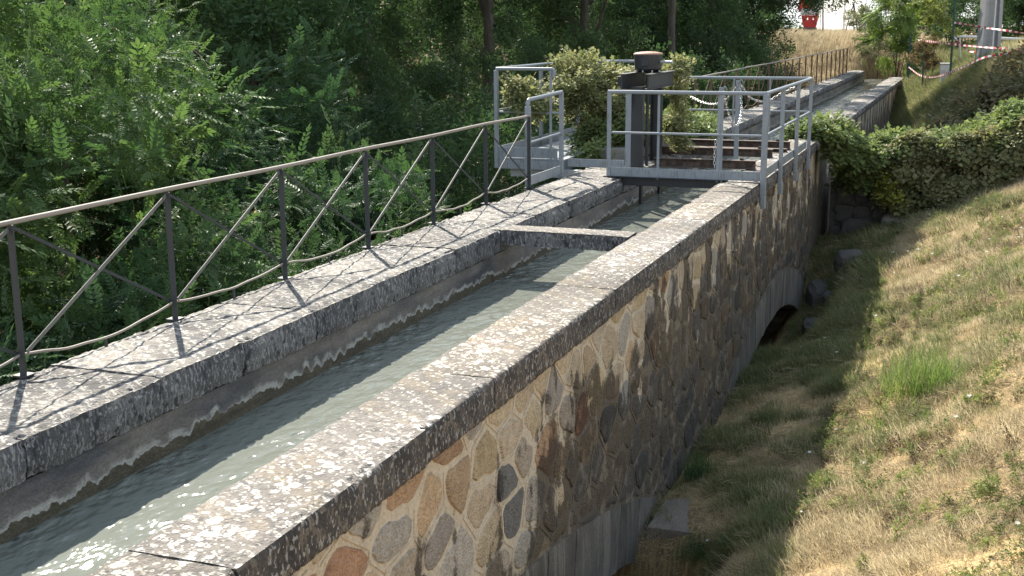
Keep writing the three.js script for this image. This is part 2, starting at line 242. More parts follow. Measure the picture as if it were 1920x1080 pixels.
const M = {
  coping: [std([1, 1, 1], 0.86, { map: copingTop, bumpMap: roughBump, bumpScale: 0.012 }), std([1, 1, 1], 0.92, { map: copingSide, bumpMap: roughBump, bumpScale: 0.014 })],
  coping1: [std([0.86, 0.84, 0.8], 0.86, { map: copingTop, bumpMap: roughBump, bumpScale: 0.014 }), std([0.9, 0.88, 0.86], 0.92, { map: copingSide, bumpMap: roughBump, bumpScale: 0.014 })], coping2: [std([1.0, 0.95, 0.88], 0.86, { map: copingTop, bumpMap: roughBump, bumpScale: 0.012 }), std([1.15, 1.1, 1.05], 0.92, { map: copingSide, bumpMap: roughBump, bumpScale: 0.014 })],
  copingGrey1: [std([0.78, 0.78, 0.78], 0.9, { map: copingTopGrey, bumpMap: roughBump, bumpScale: 0.018 }), std([0.85, 0.85, 0.85], 0.93, { map: copingSideGrey, bumpMap: roughBump, bumpScale: 0.016 })],
  copingGrey: [std([1, 1, 1], 0.9, { map: copingTopGrey, bumpMap: roughBump, bumpScale: 0.014 }), std([1, 1, 1], 0.93, { map: copingSideGrey, bumpMap: roughBump, bumpScale: 0.014 })],
  mortar: std([0.6, 0.515, 0.4], 0.95, { map: stainFar, bumpMap: roughBump, bumpScale: 0.01 }), mortarRun: std([0.6, 0.515, 0.4], 0.95, { map: stainRun, bumpMap: roughBump, bumpScale: 0.01 }), mortarNear: std([0.6, 0.515, 0.4], 0.95, { map: stainNear, bumpMap: roughBump, bumpScale: 0.01 }),
  wallStone: std([1, 1, 1], 0.9, { map: stainFar, bumpMap: roughBump, bumpScale: 0.03, vertexColors: true }), wallStoneNear: std([1, 1, 1], 0.9, { map: stainNear, bumpMap: roughBump, bumpScale: 0.03, vertexColors: true }),
  voussoir: std([1, 1, 1], 0.9, { map: streakTex, bumpMap: roughBump, bumpScale: 0.008, vertexColors: true }),
  lining: std([1, 1, 1], 0.85, { map: liningTex, bumpMap: roughBump, bumpScale: 0.01 }),
  darkStone: std([0.1, 0.092, 0.085], 0.94, { map: grain, bumpMap: roughBump, bumpScale: 0.02 }),
  concrete: std([0.3, 0.28, 0.25], 0.93, { map: grain, bumpMap: roughBump, bumpScale: 0.012 }),
  iron: std([0.035, 0.041, 0.043], 0.6, { map: paintTex }),
  rail: std([0.3, 0.26, 0.215], 0.7, { map: paintTex }),
  brace: std([0.15, 0.145, 0.13], 0.62, { map: paintTex }),
  rustRail: std([0.16, 0.1, 0.065], 0.8, { map: paintTex }),
  grey: std([0.27, 0.295, 0.315], 0.42, { map: paintTex }),
  galv: std([0.42, 0.44, 0.45], 0.45, { map: paintTex, metalness: 0.3 }),
  darkSteel: std([0.028, 0.03, 0.034], 0.5, { map: paintTex }),
  rust: std([1, 1, 1], 0.85, { map: rustTex }),
  lid: std([0.3, 0.17, 0.11], 0.65, { map: paintTex }),
  chain: std([0.5, 0.5, 0.5], 0.4, { metalness: 0.6 }),
  bark: std([1, 1, 1], 0.95, { map: barkTex }),
  twig: std([0.16, 0.1, 0.06], 0.95),
  earth: std([1, 1, 1], 0.97, { map: earthTex, vertexColors: true, bumpMap: roughBump, bumpScale: 0.03 }),
  water: new THREE.MeshPhysicalMaterial({ color: lin(0.168, 0.18, 0.154), roughness: 0.05, ior: 1.33, bumpMap: waterBump, bumpScale: 0.17 }),
  white: std([0.78, 0.77, 0.74], 0.7, { map: grain }),
  red: std([0.62, 0.05, 0.045], 0.5),
  tapeWhite: std([0.8, 0.8, 0.8], 0.5, { side: THREE.DoubleSide }), tapeRed: std([0.6, 0.05, 0.05], 0.5, { side: THREE.DoubleSide }),
  greenPost: std([0.02, 0.06, 0.045], 0.5),
};
// ---------------------------------------------------------------- ground
function groundY(x, z) {
  const n = 0.1 * (fbm(x * 0.9 + 50, z * 0.9 + 80, 3) - 0.5) + 0.05 * (vnoise(x * 4 + 9, z * 4) - 0.5);
  const near = interp(x, [-2.6, -1.04, 0.5, 2, 5, 10, 40, 120], [-2.55, -2.03, -1.32, -0.72, 0.25, 1.0, 1.4, 1.6]);
  const dip1 = -1.0 * ss(-9.98, -9.6, z) * ss(3, -3, z) * ss(-1.5, -2.2, x), dip2 = -0.6 * ss(-16.4, -18.2, z) * ss(-22.5, -21, z) * ss(-1.5, -2.3, x);
  const rise = 0.42 * ss(-18.5, -23, z);
  const valley = interp(x, [-2.4, 0, 2, 4, 10, 40, 120], [-2.1, -1.4, -0.5, 0.5, 1.2, 1.6, 2]), crest = interp(x, [-2.4, -1, 0.4, 2, 10, 40, 120], [-0.25, 0.1, 0.85, 1.25, 1.6, 1.9, 2.2]);
  const far = mix(valley, Math.max(valley, crest), ss(0, -11, z + interp(x, [-2.4, 1], [39, 29])));
  let right = mix(near + dip1 + dip2 + rise, far, ss(-24.2, -26, z)); right = mix(right, Math.max(right, 1.35), ss(-52, -64, z));
  const d = -5.2 - x; let left = -2.7 - 0.5 * ss(0, 3, d) + 9.5 * ss(24, 70, d) + 4 * ss(-90, -150, z); left = mix(left, Math.max(left, 1.35), ss(-54, -64, z + 0.2 * clamp(d, 0, 30)));
  const mid = mix(-3.5, 1.3, ss(-57.5, -64, z));
  let y = x > -3.8 ? mix(mid, right, ss(-3.1, -2.6, x)) : mix(mid, left, ss(-4.6, -5.1, x));
  return y + n;
}
{
  const xs = [], zs = []; const add = (a, from, to, step) => { for (let v = from; v < to - 1e-6; v += step) a.push(v); };
  add(xs, -160, -40, 8); add(xs, -40, -12, 2); add(xs, -12, -5, 0.5); add(xs, -5, -2.8, 0.3); add(xs, -2.8, 3, 0.09); add(xs, 3, 8, 0.4); add(xs, 8, 40, 4); add(xs, 40, 161, 20);
  add(zs, -260, -80, 12); add(zs, -80, -48, 1); add(zs, -48, -26, 0.5); add(zs, -26, -5, 0.1); add(zs, -5, 30, 1.5);
  const pos = [], col = [], uv = [], idx = [], nx = xs.length;
  zs.forEach((z, j) => xs.forEach((x, i) => {
    pos.push(x, groundY(x, z), z); uv.push(x, z);
    const p = fbm(x * 0.8 + 11, z * 0.8, 3), c = mix3([0.75, 0.68, 0.55], [1.5, 1.35, 1.05], clamp(0.5 + (p - 0.5) * 2.2)); col.push(...c);
  }));
  for (let j = 0; j < zs.length - 1; j++) for (let i = 0; i < nx - 1; i++) { const a = j * nx + i, b = a + nx; idx.push(a, b, a + 1, b, b + 1, a + 1); }
  const g = new THREE.BufferGeometry(); g.setAttribute('position', new THREE.Float32BufferAttribute(pos, 3)); g.setAttribute('color', new THREE.Float32BufferAttribute(col, 3)); g.setAttribute('uv', new THREE.Float32BufferAttribute(uv, 2)); g.setIndex(idx); g.computeVertexNormals();
  structure('ground', g, M.earth);
}

// ---------------------------------------------------------------- the aqueduct
const XL0 = -5.16, XL1 = -4.36, XR0 = -3.0, XR1 = -2.48, FACE = -2.545, END = -22, FAR = -50, FARL = -57;
const ARCH = [{ zc: -5.2, yc: -1.93 - 15.5, r: 15.5, t: 0.53, half: 5.35 }, { zc: -17.85, yc: -2.22 - 8.6, r: 8.6, t: 0.56, half: 3.45 }];
const extr = (a, z) => a.yc + Math.sqrt((a.r + a.t) ** 2 - (z - a.zc) ** 2);
const intr = (a, z) => a.yc + Math.sqrt(a.r ** 2 - (z - a.zc) ** 2);
const aq = thing('stone_aqueduct', 'long stone canal bridge carrying pale green water between lichen covered copings', 'aqueduct', [-3.8, -3.2, -13]);
let outerWall;
{
  // body below the channel with the two arch openings, then the two side walls above it
  const s = new THREE.Shape(); s.moveTo(5, -1.05); s.lineTo(END, -1.05); s.lineTo(END, -3.7);
  for (const a of [ARCH[1], ARCH[0]]) { s.lineTo(a.zc - a.half, -3.7); for (let k = 0; k <= 24; k++) { const z = a.zc - a.half + 2 * a.half * k / 24; s.lineTo(z, intr(a, z)); } s.lineTo(a.zc + a.half, -3.7); }
  s.lineTo(5, -3.7); s.closePath();
  let g = new THREE.ExtrudeGeometry(s, { depth: FACE + 5.08, bevelEnabled: false }); // shape x is world z, depth runs along world -x
  g.applyMatrix4(new THREE.Matrix4().set(0, 0, -1, 0, 0, 1, 0, 0, 1, 0, 0, 0, 0, 0, 0, 1)); g.translate(FACE, 0, 0); g.deleteAttribute('uv'); g.deleteAttribute('normal'); g = g.index ? g.toNonIndexed() : g; g.computeVertexNormals();
  const face = (z0, z1) => { const cols = [], n = Math.round((z1 - z0) / 0.2), pos = [], idx = []; for (let i = 0; i <= n; i++) { const z = mix(z0, z1, i / n); let b = -3.7; for (const a of ARCH) if (Math.abs(z - a.zc) < a.half) b = Math.max(b, intr(a, z)); pos.push(FACE + 0.003, b, z, FACE + 0.003, -0.2, z); if (i) { const k = 2 * i; idx.push(k - 2, k - 1, k, k, k - 1, k + 1); } } const q = new THREE.BufferGeometry(); q.setAttribute('position', new THREE.Float32BufferAttribute(pos, 3)); q.setIndex(idx); const m = q.toNonIndexed(); m.computeVertexNormals(); if (m.attributes.normal.getX(0) < 0) throw new Error('mortar face is inside out'); return wallUV(m); };
  part('mortar_face', face(ZS, 1), M.mortarNear, aq); part('mortar_face', face(END, ZS), M.mortar, aq);
  outerWall = part('masonry_wall', wallUV(merge([boxUV(g), box(XR0 + 0.012, FACE, -1.05, -0.2, END, 5), box(-5.08, XL1 - 0.028, -1.05, -0.24, END, 5)])), M.mortar, aq);
}
{
  // irregular stones of the outer face: cells round jittered seeds, each cut to its own outline
  const r = rng(21), seeds = []; let row = 0;
  for (let y = -3.0; y < -0.1; y += 0.28, row++) for (let z = END - 0.5; z < 1; z += 0.43) seeds.push([z + (row % 2) * 0.21 + (r() - 0.5) * 0.3, y + (r() - 0.5) * 0.2]);
  const clip = (poly, px, py, nx, ny) => { const o = []; for (let i = 0; i < poly.length; i++) { const a = poly[i], b = poly[(i + 1) % poly.length], da = (a[0] - px) * nx + (a[1] - py) * ny, db = (b[0] - px) * nx + (b[1] - py) * ny; if (da <= 0) o.push(a); if ((da < 0) !== (db < 0) && da !== db) { const t = da / (da - db); o.push([mix(a[0], b[0], t), mix(a[1], b[1], t)]); } } return o; };
  const palette = [[0.5, 0.39, 0.26], [0.44, 0.35, 0.25], [0.5, 0.41, 0.3], [0.38, 0.32, 0.26], [0.4, 0.36, 0.31], [0.34, 0.3, 0.26], [0.46, 0.33, 0.21], [0.44, 0.29, 0.18], [0.4, 0.33, 0.25], [0.26, 0.245, 0.225], [0.5, 0.39, 0.24], [0.47, 0.39, 0.28], [0.52, 0.42, 0.29], [0.45, 0.38, 0.3]];
  const rest = [], ridge = [];
  for (const [sz, sy] of seeds) {
    if (sz > 0.6 || sz < END + 0.02) continue;
    let p = [[sz - 0.8, sy - 0.6], [sz + 0.8, sy - 0.6], [sz + 0.8, sy + 0.6], [sz - 0.8, sy + 0.6]];
    for (const [oz, oy] of seeds) { if ((oz === sz && oy === sy) || Math.abs(oz - sz) > 1.3 || Math.abs(oy - sy) > 0.9) continue; const w = 1.5; p = clip(p, (sz + oz) / 2, (sy + oy) / 2, (oz - sz), (oy - sy) * w); if (p.length < 3) break; }
    p = clip(p, 0, -0.205, 0, 1); p = clip(p, END + 0.03, 0, -1, 0); p = clip(p, 0, -3.2, 0, -1);
    for (const a of ARCH) if (p.length > 2 && Math.abs(sz - a.zc) < a.half + 0.9) { const dz = sz - a.zc, dy = sy - a.yc, l = Math.hypot(dz, dy), R = a.r + a.t + 0.01; if (Math.abs(dz) < a.half + 0.05 || l > a.r) p = clip(p, a.zc + dz / l * R, a.yc + dy / l * R, -dz / l, -dy / l); }
    if (p.length < 3) continue;
    let area = 0, cz = 0, cy = 0; p.forEach((a, i) => { const b = p[(i + 1) % p.length], c = a[0] * b[1] - b[0] * a[1]; area += c; cz += (a[0] + b[0]) * c; cy += (a[1] + b[1]) * c; }); area /= 2; if (Math.abs(area) < 0.012) continue; cz /= 6 * area; cy /= 6 * area;
    // raised ribbon of the pointing along the cell's lower and near edges
    p.forEach((a, i) => { const b = p[(i + 1) % p.length]; if (a[1] > -0.23 && b[1] > -0.23) return; if ((b[0] - a[0]) * 0.3 + (b[1] - a[1]) > 0 || r() < 0.25) return; if (Math.hypot(a[0] - b[0], a[1] - b[1]) < 0.06) return; ridge.push(bar(V(FACE + 0.002, a[1], a[0]), V(FACE + 0.002, b[1], b[0]), 0.012, 0.014, V(1, 0, 0))); });
    // inset and roughen the outline
    const inset = 0.013 + 0.02 * r() * r(), q = [];
    p.forEach((a, i) => { const b = p[(i + 1) % p.length], L = Math.hypot(a[0] - b[0], a[1] - b[1]), n = L > 0.22 ? 3 : L > 0.1 ? 2 : 1; for (let k = 0; k < n; k++) { const t = (k + 0.5) / n; q.push([mix(a[0], b[0], t), mix(a[1], b[1], t)]); } });
    const out = q.map(([z, y]) => { const d = Math.hypot(z - cz, y - cy) || 1, k = Math.max(0.3, 1 - (inset + 0.022 * (vnoise(z * 13, y * 13) - 0.3)) / d); return [cz + (z - cz) * k, cy + (y - cy) * k]; });
    if (out.length < 3) continue;
    const xf = FACE + 0.009 + 0.013 * r(), n = out.length, pos = [], P = (z, y, x) => pos.push(x, y, z);
    const inner = out.map(([z, y]) => { const d = Math.hypot(z - cz, y - cy), k = Math.max(0.4, 1 - 0.02 / d); return [cz + (z - cz) * k, cy + (y - cy) * k, xf - 0.004 + 0.01 * (vnoise(z * 9 + 4, y * 9) - 0.5)]; });
    const ctr = [cz + 0.03 * (r() - 0.5), cy + 0.03 * (r() - 0.5), xf + 0.002 + 0.008 * r()];
    for (let i = 0; i < n; i++) {
      const j = (i + 1) % n, a = out[i], b = out[j], A = inner[i], B = inner[j];
      P(...[ctr[0], ctr[1], ctr[2]]); P(B[0], B[1], B[2]); P(A[0], A[1], A[2]);
      P(A[0], A[1], A[2]); P(B[0], B[1], B[2]); P(a[0], a[1], FACE - 0.01); P(B[0], B[1], B[2]); P(b[0], b[1], FACE - 0.01); P(a[0], a[1], FACE - 0.01);
    }
    let g = new THREE.BufferGeometry(); g.setAttribute('position', new THREE.Float32BufferAttribute(pos, 3)); g = wallUV(toCreasedNormals(g, 0.5));
    let c = palette[Math.floor(r() * palette.length)]; if (sy < -0.9 || sz < -13) { if (c[0] > c[2] * 2.4) c = palette[4]; } const br = 0.85 + 0.35 * r(); c = c.map(x => x * br);
    // three stones the photograph shows strongly coloured
    for (const [hz, hy, hc] of [[-4.75, -0.5, [0.42, 0.235, 0.145]], [-4.35, -0.42, [0.43, 0.25, 0.155]], [-8.2, -0.66, [0.42, 0.22, 0.13]], [-6.87, -0.9, [0.17, 0.165, 0.16]], [-10.3, -0.7, [0.45, 0.29, 0.18]]]) if (Math.abs(cz - hz) < 0.24 && Math.abs(cy - hy) < 0.16) c = hc;
    const vc = new Float32Array(g.attributes.position.count * 3); for (let i = 0; i < vc.length; i += 3) { const k = 0.92 + 0.16 * r(); vc[i] = c[0] * k; vc[i + 1] = c[1] * k; vc[i + 2] = c[2] * k; } g.setAttribute('color', new THREE.BufferAttribute(vc, 3));
    const frame = -4.1 + (sy + 0.24) * 2.35;
    if (sz < frame + 1.3) part('stone', g, cz > ZS ? M.wallStoneNear : M.wallStone, outerWall); else rest.push(g);
  }
  if (rest.length) part('stone_facing', mergeGeometries(rest), M.wallStoneNear, outerWall, 'stuff');
  for (const near of [true, false]) { const rr = ridge.filter(g => (g.attributes.position.getZ(0) > ZS) === near); part('pointing_ribbon', wallUV(merge(rr)), near ? M.mortarNear : M.mortar, outerWall, 'stuff'); }
}
for (const a of ARCH) {
  const ring = part('arch_ring', (() => { const gs = []; const n = 20; for (let k = 0; k < n; k++) { const z0 = a.zc - a.half + 2 * a.half * k / n, z1 = a.zc - a.half + 2 * a.half * (k + 1) / n; gs.push(bar(V(FACE - 0.2, (intr(a, z0) + extr(a, z0)) / 2, z0), V(FACE - 0.2, (intr(a, z1) + extr(a, z1)) / 2, z1), 0.3, a.t - 0.05)); } return wallUV(merge(gs)); })(), M.mortar, aq);
  const r = rng(61 + a.zc * -10 | 0), n = Math.round(2 * a.half / 0.62), th = Math.asin(a.half / (a.r + a.t / 2));
  for (let k = 0; k < n; k++) {
    const t0 = -th + 2 * th * k / n + 0.0006, t1 = -th + 2 * th * (k + 1) / n - 0.0006, xo = FACE + 0.014 + 0.012 * r(), pos = [];
    const R0 = a.r - 0.004 - 0.03 * r(), R1 = a.r + a.t - 0.005, pt = (t, R, x) => [x, a.yc + R * Math.cos(t), a.zc + R * Math.sin(t)];
    const grid = [], nu = 4, nv = 6; for (let i = 0; i <= nu; i++) for (let j = 0; j <= nv; j++) { const e = i === 0 || i === nu || j === 0 || j === nv; const t = mix(t0, t1, i / nu), R = mix(R0, R1, j / nv) + (j === 0 ? -0.02 * vnoise(t * 260, 3) : 0); grid.push(pt(t, R, xo + (e ? -0.006 : 0) + 0.006 * (vnoise(t * 400, R * 30) - 0.5))); }
    const T = (A, B, C) => pos.push(...A, ...B, ...C), G = (i, j) => grid[i * (nv + 1) + j];
    for (let i = 0; i < nu; i++) for (let j = 0; j < nv; j++) { T(G(i, j), G(i, j + 1), G(i + 1, j)); T(G(i + 1, j), G(i, j + 1), G(i + 1, j + 1)); }
    const back = ([x, y, z]) => [FACE - 0.38, y, z];
    const rim = []; for (let j = 0; j <= nv; j++) rim.push(G(0, j)); for (let i = 1; i <= nu; i++) rim.push(G(i, nv)); for (let j = nv - 1; j >= 0; j--) rim.push(G(nu, j)); for (let i = nu - 1; i >= 1; i--) rim.push(G(i, 0));
    rim.forEach((A, i) => { const B = rim[(i + 1) % rim.length]; T(A, back(A), B); T(B, back(A), back(B)); });
    let g = new THREE.BufferGeometry(); g.setAttribute('position', new THREE.Float32BufferAttribute(pos, 3)); g = wallUV(toCreasedNormals(g, 0.5));
    const b = 0.75 + 0.5 * r(), c = [0.21 * b, 0.193 * b, 0.172 * b], vc = new Float32Array(g.attributes.position.count * 3); for (let i = 0; i < vc.length; i += 3) { vc[i] = c[0]; vc[i + 1] = c[1]; vc[i + 2] = c[2]; } g.setAttribute('color', new THREE.BufferAttribute(vc, 3));
    part('voussoir', g, M.voussoir, ring);
  }
}
{
  // coping slabs of the near stretch
  const rz = [4, 2.6, 1.2, -0.2, -1.9, -3.65, -5.4, -6.35, -7.82, -8.95, -9.95, -11.22, -12.6, -13.9, -15.3, -16.6, -18, -19.3, -20.6, END];
  for (let i = 0; i < rz.length - 1; i++) { const st = rz[i] > -1 ? 0.09 : rz[i] > -12 ? 0.026 : 0.045, sh = 0.008 * (hsh(i, 3) - 0.5); part('coping_slab', worn(XR0 + sh, XR1 + sh, -0.215 + 0.01 * hsh(i, 7), 0.004 * (hsh(i, 9) - 0.5), rz[i + 1] + 0.0015, rz[i] - 0.0015, st, i * 3.3, 0.006, 0.02), [M.coping, M.coping1, M.coping2][(i * 7 + 3) % 5 % 3], aq); }
  const lz = [4, 2.8, 1.6, 0.4, -0.8, -2.1, -3.4, -4.6, -5.73, -6.61, -7.55, -8.49, -9.3, -10.15, -11.3, -12.4, -13.6, -14.7, -15.9, -17, -18.3, -19.6, -20.8, END];
  for (let i = 0; i < lz.length - 1; i++) { const st = lz[i] > -3 ? 0.1 : lz[i] > -12 ? 0.03 : 0.05, sh = 0.014 * (hsh(i, 5) - 0.5); part('coping_slab', worn(XL0, XL1 + 0.03 + sh, -0.235, 0.012 * (hsh(i, 2) - 0.5), lz[i + 1] + 0.001, lz[i] - 0.001, st, 50 + i * 2.1, 0.012, 0.03), i % 3 === 1 ? M.copingGrey1 : M.copingGrey, aq); }
  // inner faces of the canal and its bed
  part('channel_lining', merge([bevelBox(XL1 - 0.027, XL1 - 0.004, -1.04, -0.238, END, 5, 0.004), bevelBox(XR0 + 0.006, XR0 + 0.03, -1.04, -0.218, END, 5, 0.004)]), M.lining, aq);
  part('channel_bed', box(XL1 - 0.1, XR0 + 0.1, -1.3, -1.1, FARL, 5), M.darkStone, aq);
  part('cross_beam', merge([boxUV(worn(XL1 + 0.02, XR0 - 0.006, -0.15, -0.006, -11.62, -11.29, 0.03, 90, 0.006, 0.025))]), M.copingGrey[1], aq);
  const cb = worn(XL1 + 0.03, XR0 - 0.01, -0.012, 0.004, -11.615, -11.295, 0.04, 95, 0.004, 0.006); part('beam_cap', cb, M.coping, aq);
  // the narrower far stretch beyond the sluice
  const far = part('far_wall', wallUV(merge([box(-3.0, -2.565, -3.4, -0.2, FAR, END - 0.004), box(-5.12, -4.52, -3.4, -0.2, FARL, END - 0.004)])), M.mortarRun, aq);
  part('channel_lining', merge([box(-4.519, -4.49, -1.04, -0.2, FARL, END - 0.004), box(-3.03, -3.001, -1.04, -0.2, FAR, END - 0.004)]), M.lining, aq);
  for (let z = END - 0.006, i = 0; z > FARL + 0.5; z -= 1.75, i++) { const e = Math.max(z - 1.742, FARL); part('coping_slab', worn(-5.15, -4.47, -0.19, 0.01 * (hsh(i, 12) - 0.5), e, z, 0.09, i, 0.012, 0.04), M.copingGrey, aq); if (z > FAR + 0.4) part('coping_slab', worn(-3.04, -2.44, -0.19, 0.008 * (hsh(i, 13) - 0.5), Math.max(e, FAR), z, 0.09, i + 30, 0.01, 0.04), M.coping, aq); }
}
{
  const g = new THREE.PlaneGeometry(1.9, 64, 20, 400); g.rotateX(-Math.PI / 2); g.translate(-3.7, -0.5, -28); const p = g.attributes.position;
  for (let i = 0; i < p.count; i++) { const x = p.getX(i), z = p.getZ(i); p.setY(i, -0.5 + 0.006 * (fbm(x * 3, z * 2.2, 2) - 0.5) + (z < -24 ? 0.02 * (fbm(x * 4, z * 3, 2) - 0.5) : 0)); }
  const uv = g.attributes.uv; for (let i = 0; i < p.count; i++) uv.setXY(i, p.getX(i), p.getZ(i)); g.computeVertexNormals(); structure('canal_water', g, M.water);
}
console.log('aqueduct done');
// ---------------------------------------------------------------- iron railings
function ironRailing(name, label, x, z0, bays, step, h, mats, dx = 0) {
  const t = thing(name, label, 'railing', [x, 0, z0 - bays * step / 2]);
  const r = rng(300 + bays), X = k => x + dx * k, tops = [];
  for (let k = 0; k <= bays; k++) {
    const z = z0 - k * step, px = X(k), lean = 0.012 * (r() - 0.5), yy = h + 0.012 * (r() - 0.5);
    tops.push(V(px + lean, yy, z));
    part('post', merge([bar(V(px, -0.04, z), V(px + lean, yy, z), 0.044, 0.008, V(1, 0, 0)), bar(V(px + 0.018, -0.04, z + 0.0225), V(px + 0.018 + lean, yy, z + 0.0225), 0.008, 0.045, V(1, 0, 0)), box(px - 0.04, px + 0.05, 0.002, 0.012, z - 0.04, z + 0.05)]), mats.post, t);
    if (k === bays) break;
    const zn = z - step;
    part('brace', bar(V(px + 0.012, 0.14, z - 0.03), V(X(k + 1) + 0.012, h - 0.02, zn + 0.03), 0.006, 0.025), mats.brace, t);
    part('brace', bar(V(px - 0.006, h - 0.02, z - 0.03), V(X(k + 1) - 0.006, 0.14, zn + 0.03), 0.005, 0.02), mats.post, t);
    const sag = 0.05 + 0.03 * r(), pts = []; for (let i = 0; i <= 8; i++) { const u = i / 8; pts.push(V(mix(px, X(k + 1), u) + 0.012 * (r() - 0.5), 0.13 - (0.13 - sag) * Math.sin(u * Math.PI) + 0.012 * (r() - 0.5), mix(z, zn, u))); }
    const low = part('bottom_rail', pipe(pts, 0.009, 24, 7), mats.low, t);
    part('stub', bar(V(mix(px, X(k + 1), 0.5), -0.03, (z + zn) / 2), V(mix(px, X(k + 1), 0.5), sag + 0.005, (z + zn) / 2), 0.02, 0.012, V(1, 0, 0)), mats.post, low);
  }
  tops.unshift(tops[0].clone().add(V(0, 0, 0.12))); tops.push(tops[tops.length - 1].clone().add(V(0, 0, -0.05)));
  part('handrail', pipe(tops.map(p => p.clone().add(V(0, 0.012 + 0.008 * (r() - 0.5), 0))), 0.0165, bays * 8, 8), mats.rail, t);
  return t;
}
ironRailing('iron_railing', 'weathered iron railing with crossed braces and wavy bottom rod on the grey coping', -5.12, -2.5, 8, 1.494, 0.9, { post: M.iron, brace: M.brace, low: M.rail, rail: M.rail }, -0.006);
ironRailing('iron_railing', 'rusty brown iron railing along the far canal stretch beyond the sluice', -5.02, -23.6, 20, 1.52, 1.0, { post: M.rustRail, brace: M.rustRail, low: M.rustRail, rail: M.rail });

// ---------------------------------------------------------------- grey guard rail round the sluice
{
  const t = thing('guard_rail', 'grey painted steel guard rail enclosing the open sluice pit on the canal', 'guard rail', [-3.5, 0, -18.3]);
  const Z0 = -15.9, Z1 = -20.65, X0 = -4.53, X1 = -2.455, H = 1.14;
  part('top_rail', bentPipe([V(X0 - 0.02, H, Z0), V(X1, H, Z0), V(X1, H, Z1), V(-4.56, H, Z1), V(-4.6, H - 0.14, Z1)], 0.026, 0.05), M.grey, t);
  for (const [a, b] of [[V(X0, 0.6, Z0), V(X1, 0.6, Z0)], [V(X1, 0.6, Z0), V(X1, 0.6, Z1)], [V(X1, 0.6, Z1), V(-4.56, 0.6, Z1)]]) part('middle_rail', rod(a, b, 0.0165), M.grey, t);
  const post = (x, z, y0, w, d) => part('post', bevelBox(x - w / 2, x + w / 2, y0, H - 0.01, z - d / 2, z + d / 2, 0.004), M.grey, t);
  post(X0, Z0, -0.02, 0.05, 0.05); post(-3.86, Z0 - 0.035, -0.02, 0.035, 0.012); post(-3.06, Z0 - 0.035, -0.03, 0.035, 0.012);
  for (const z of [Z0, -17.42, -19.02, -20.6]) { const p = post(X1 + 0.005, z, -0.3, z === Z0 ? 0.07 : 0.05, 0.085); part('fixing_plate', bevelBox(X1 - 0.012, X1 + 0.042, -0.34, -0.18, z - 0.07, z + 0.07, 0.003), M.grey, p); }
  for (const x of [-4.58, -3.72, -3.12]) post(x, Z1 + 0.03, -0.02, 0.03, 0.012);
  part('toe_plate', bevelBox(X0 - 0.02, X1 - 0.04, 0.012, 0.135, Z0 - 0.012, Z0 - 0.002, 0.002), M.grey, t);
  part('toe_plate', bevelBox(X1 - 0.034, X1 - 0.026, 0.016, 0.135, -20.55, Z0 - 0.05, 0.002), M.grey, t);
  part('threshold_beam', merge([bevelBox(-4.6, -2.92, 0.006, 0.014, Z0 - 0.16, Z0 + 0.05, 0.002), bevelBox(-4.34, -3.02, -0.11, 0.005, Z0 - 0.1, Z0 - 0.03, 0.003)]), M.darkSteel, t);
}
{
  const t = thing('guard_rail', 'short grey guard rail section closing the gap after the iron railing', 'guard rail', [-5.2, 0, -15.15]);
  const x = -5.19, a = -14.5, b = -15.85;
  part('top_rail', bentPipe([V(x, 0.98, a), V(x, 1.1, a), V(x, 1.13, b)], 0.026, 0.05), M.grey, t);
  part('middle_rail', rod(V(x, 0.56, a), V(x, 0.58, b), 0.0165), M.grey, t);
  part('post', bevelBox(x - 0.03, x + 0.03, -0.05, 1.02, a - 0.04, a + 0.04, 0.004), M.grey, t); part('post', bevelBox(x - 0.025, x + 0.025, -0.03, 1.12, b - 0.035, b + 0.035, 0.004), M.grey, t);
  part('toe_plate', bevelBox(x - 0.006, x + 0.006, 0.02, 0.14, b + 0.035, a - 0.04, 0.002), M.grey, t);
}
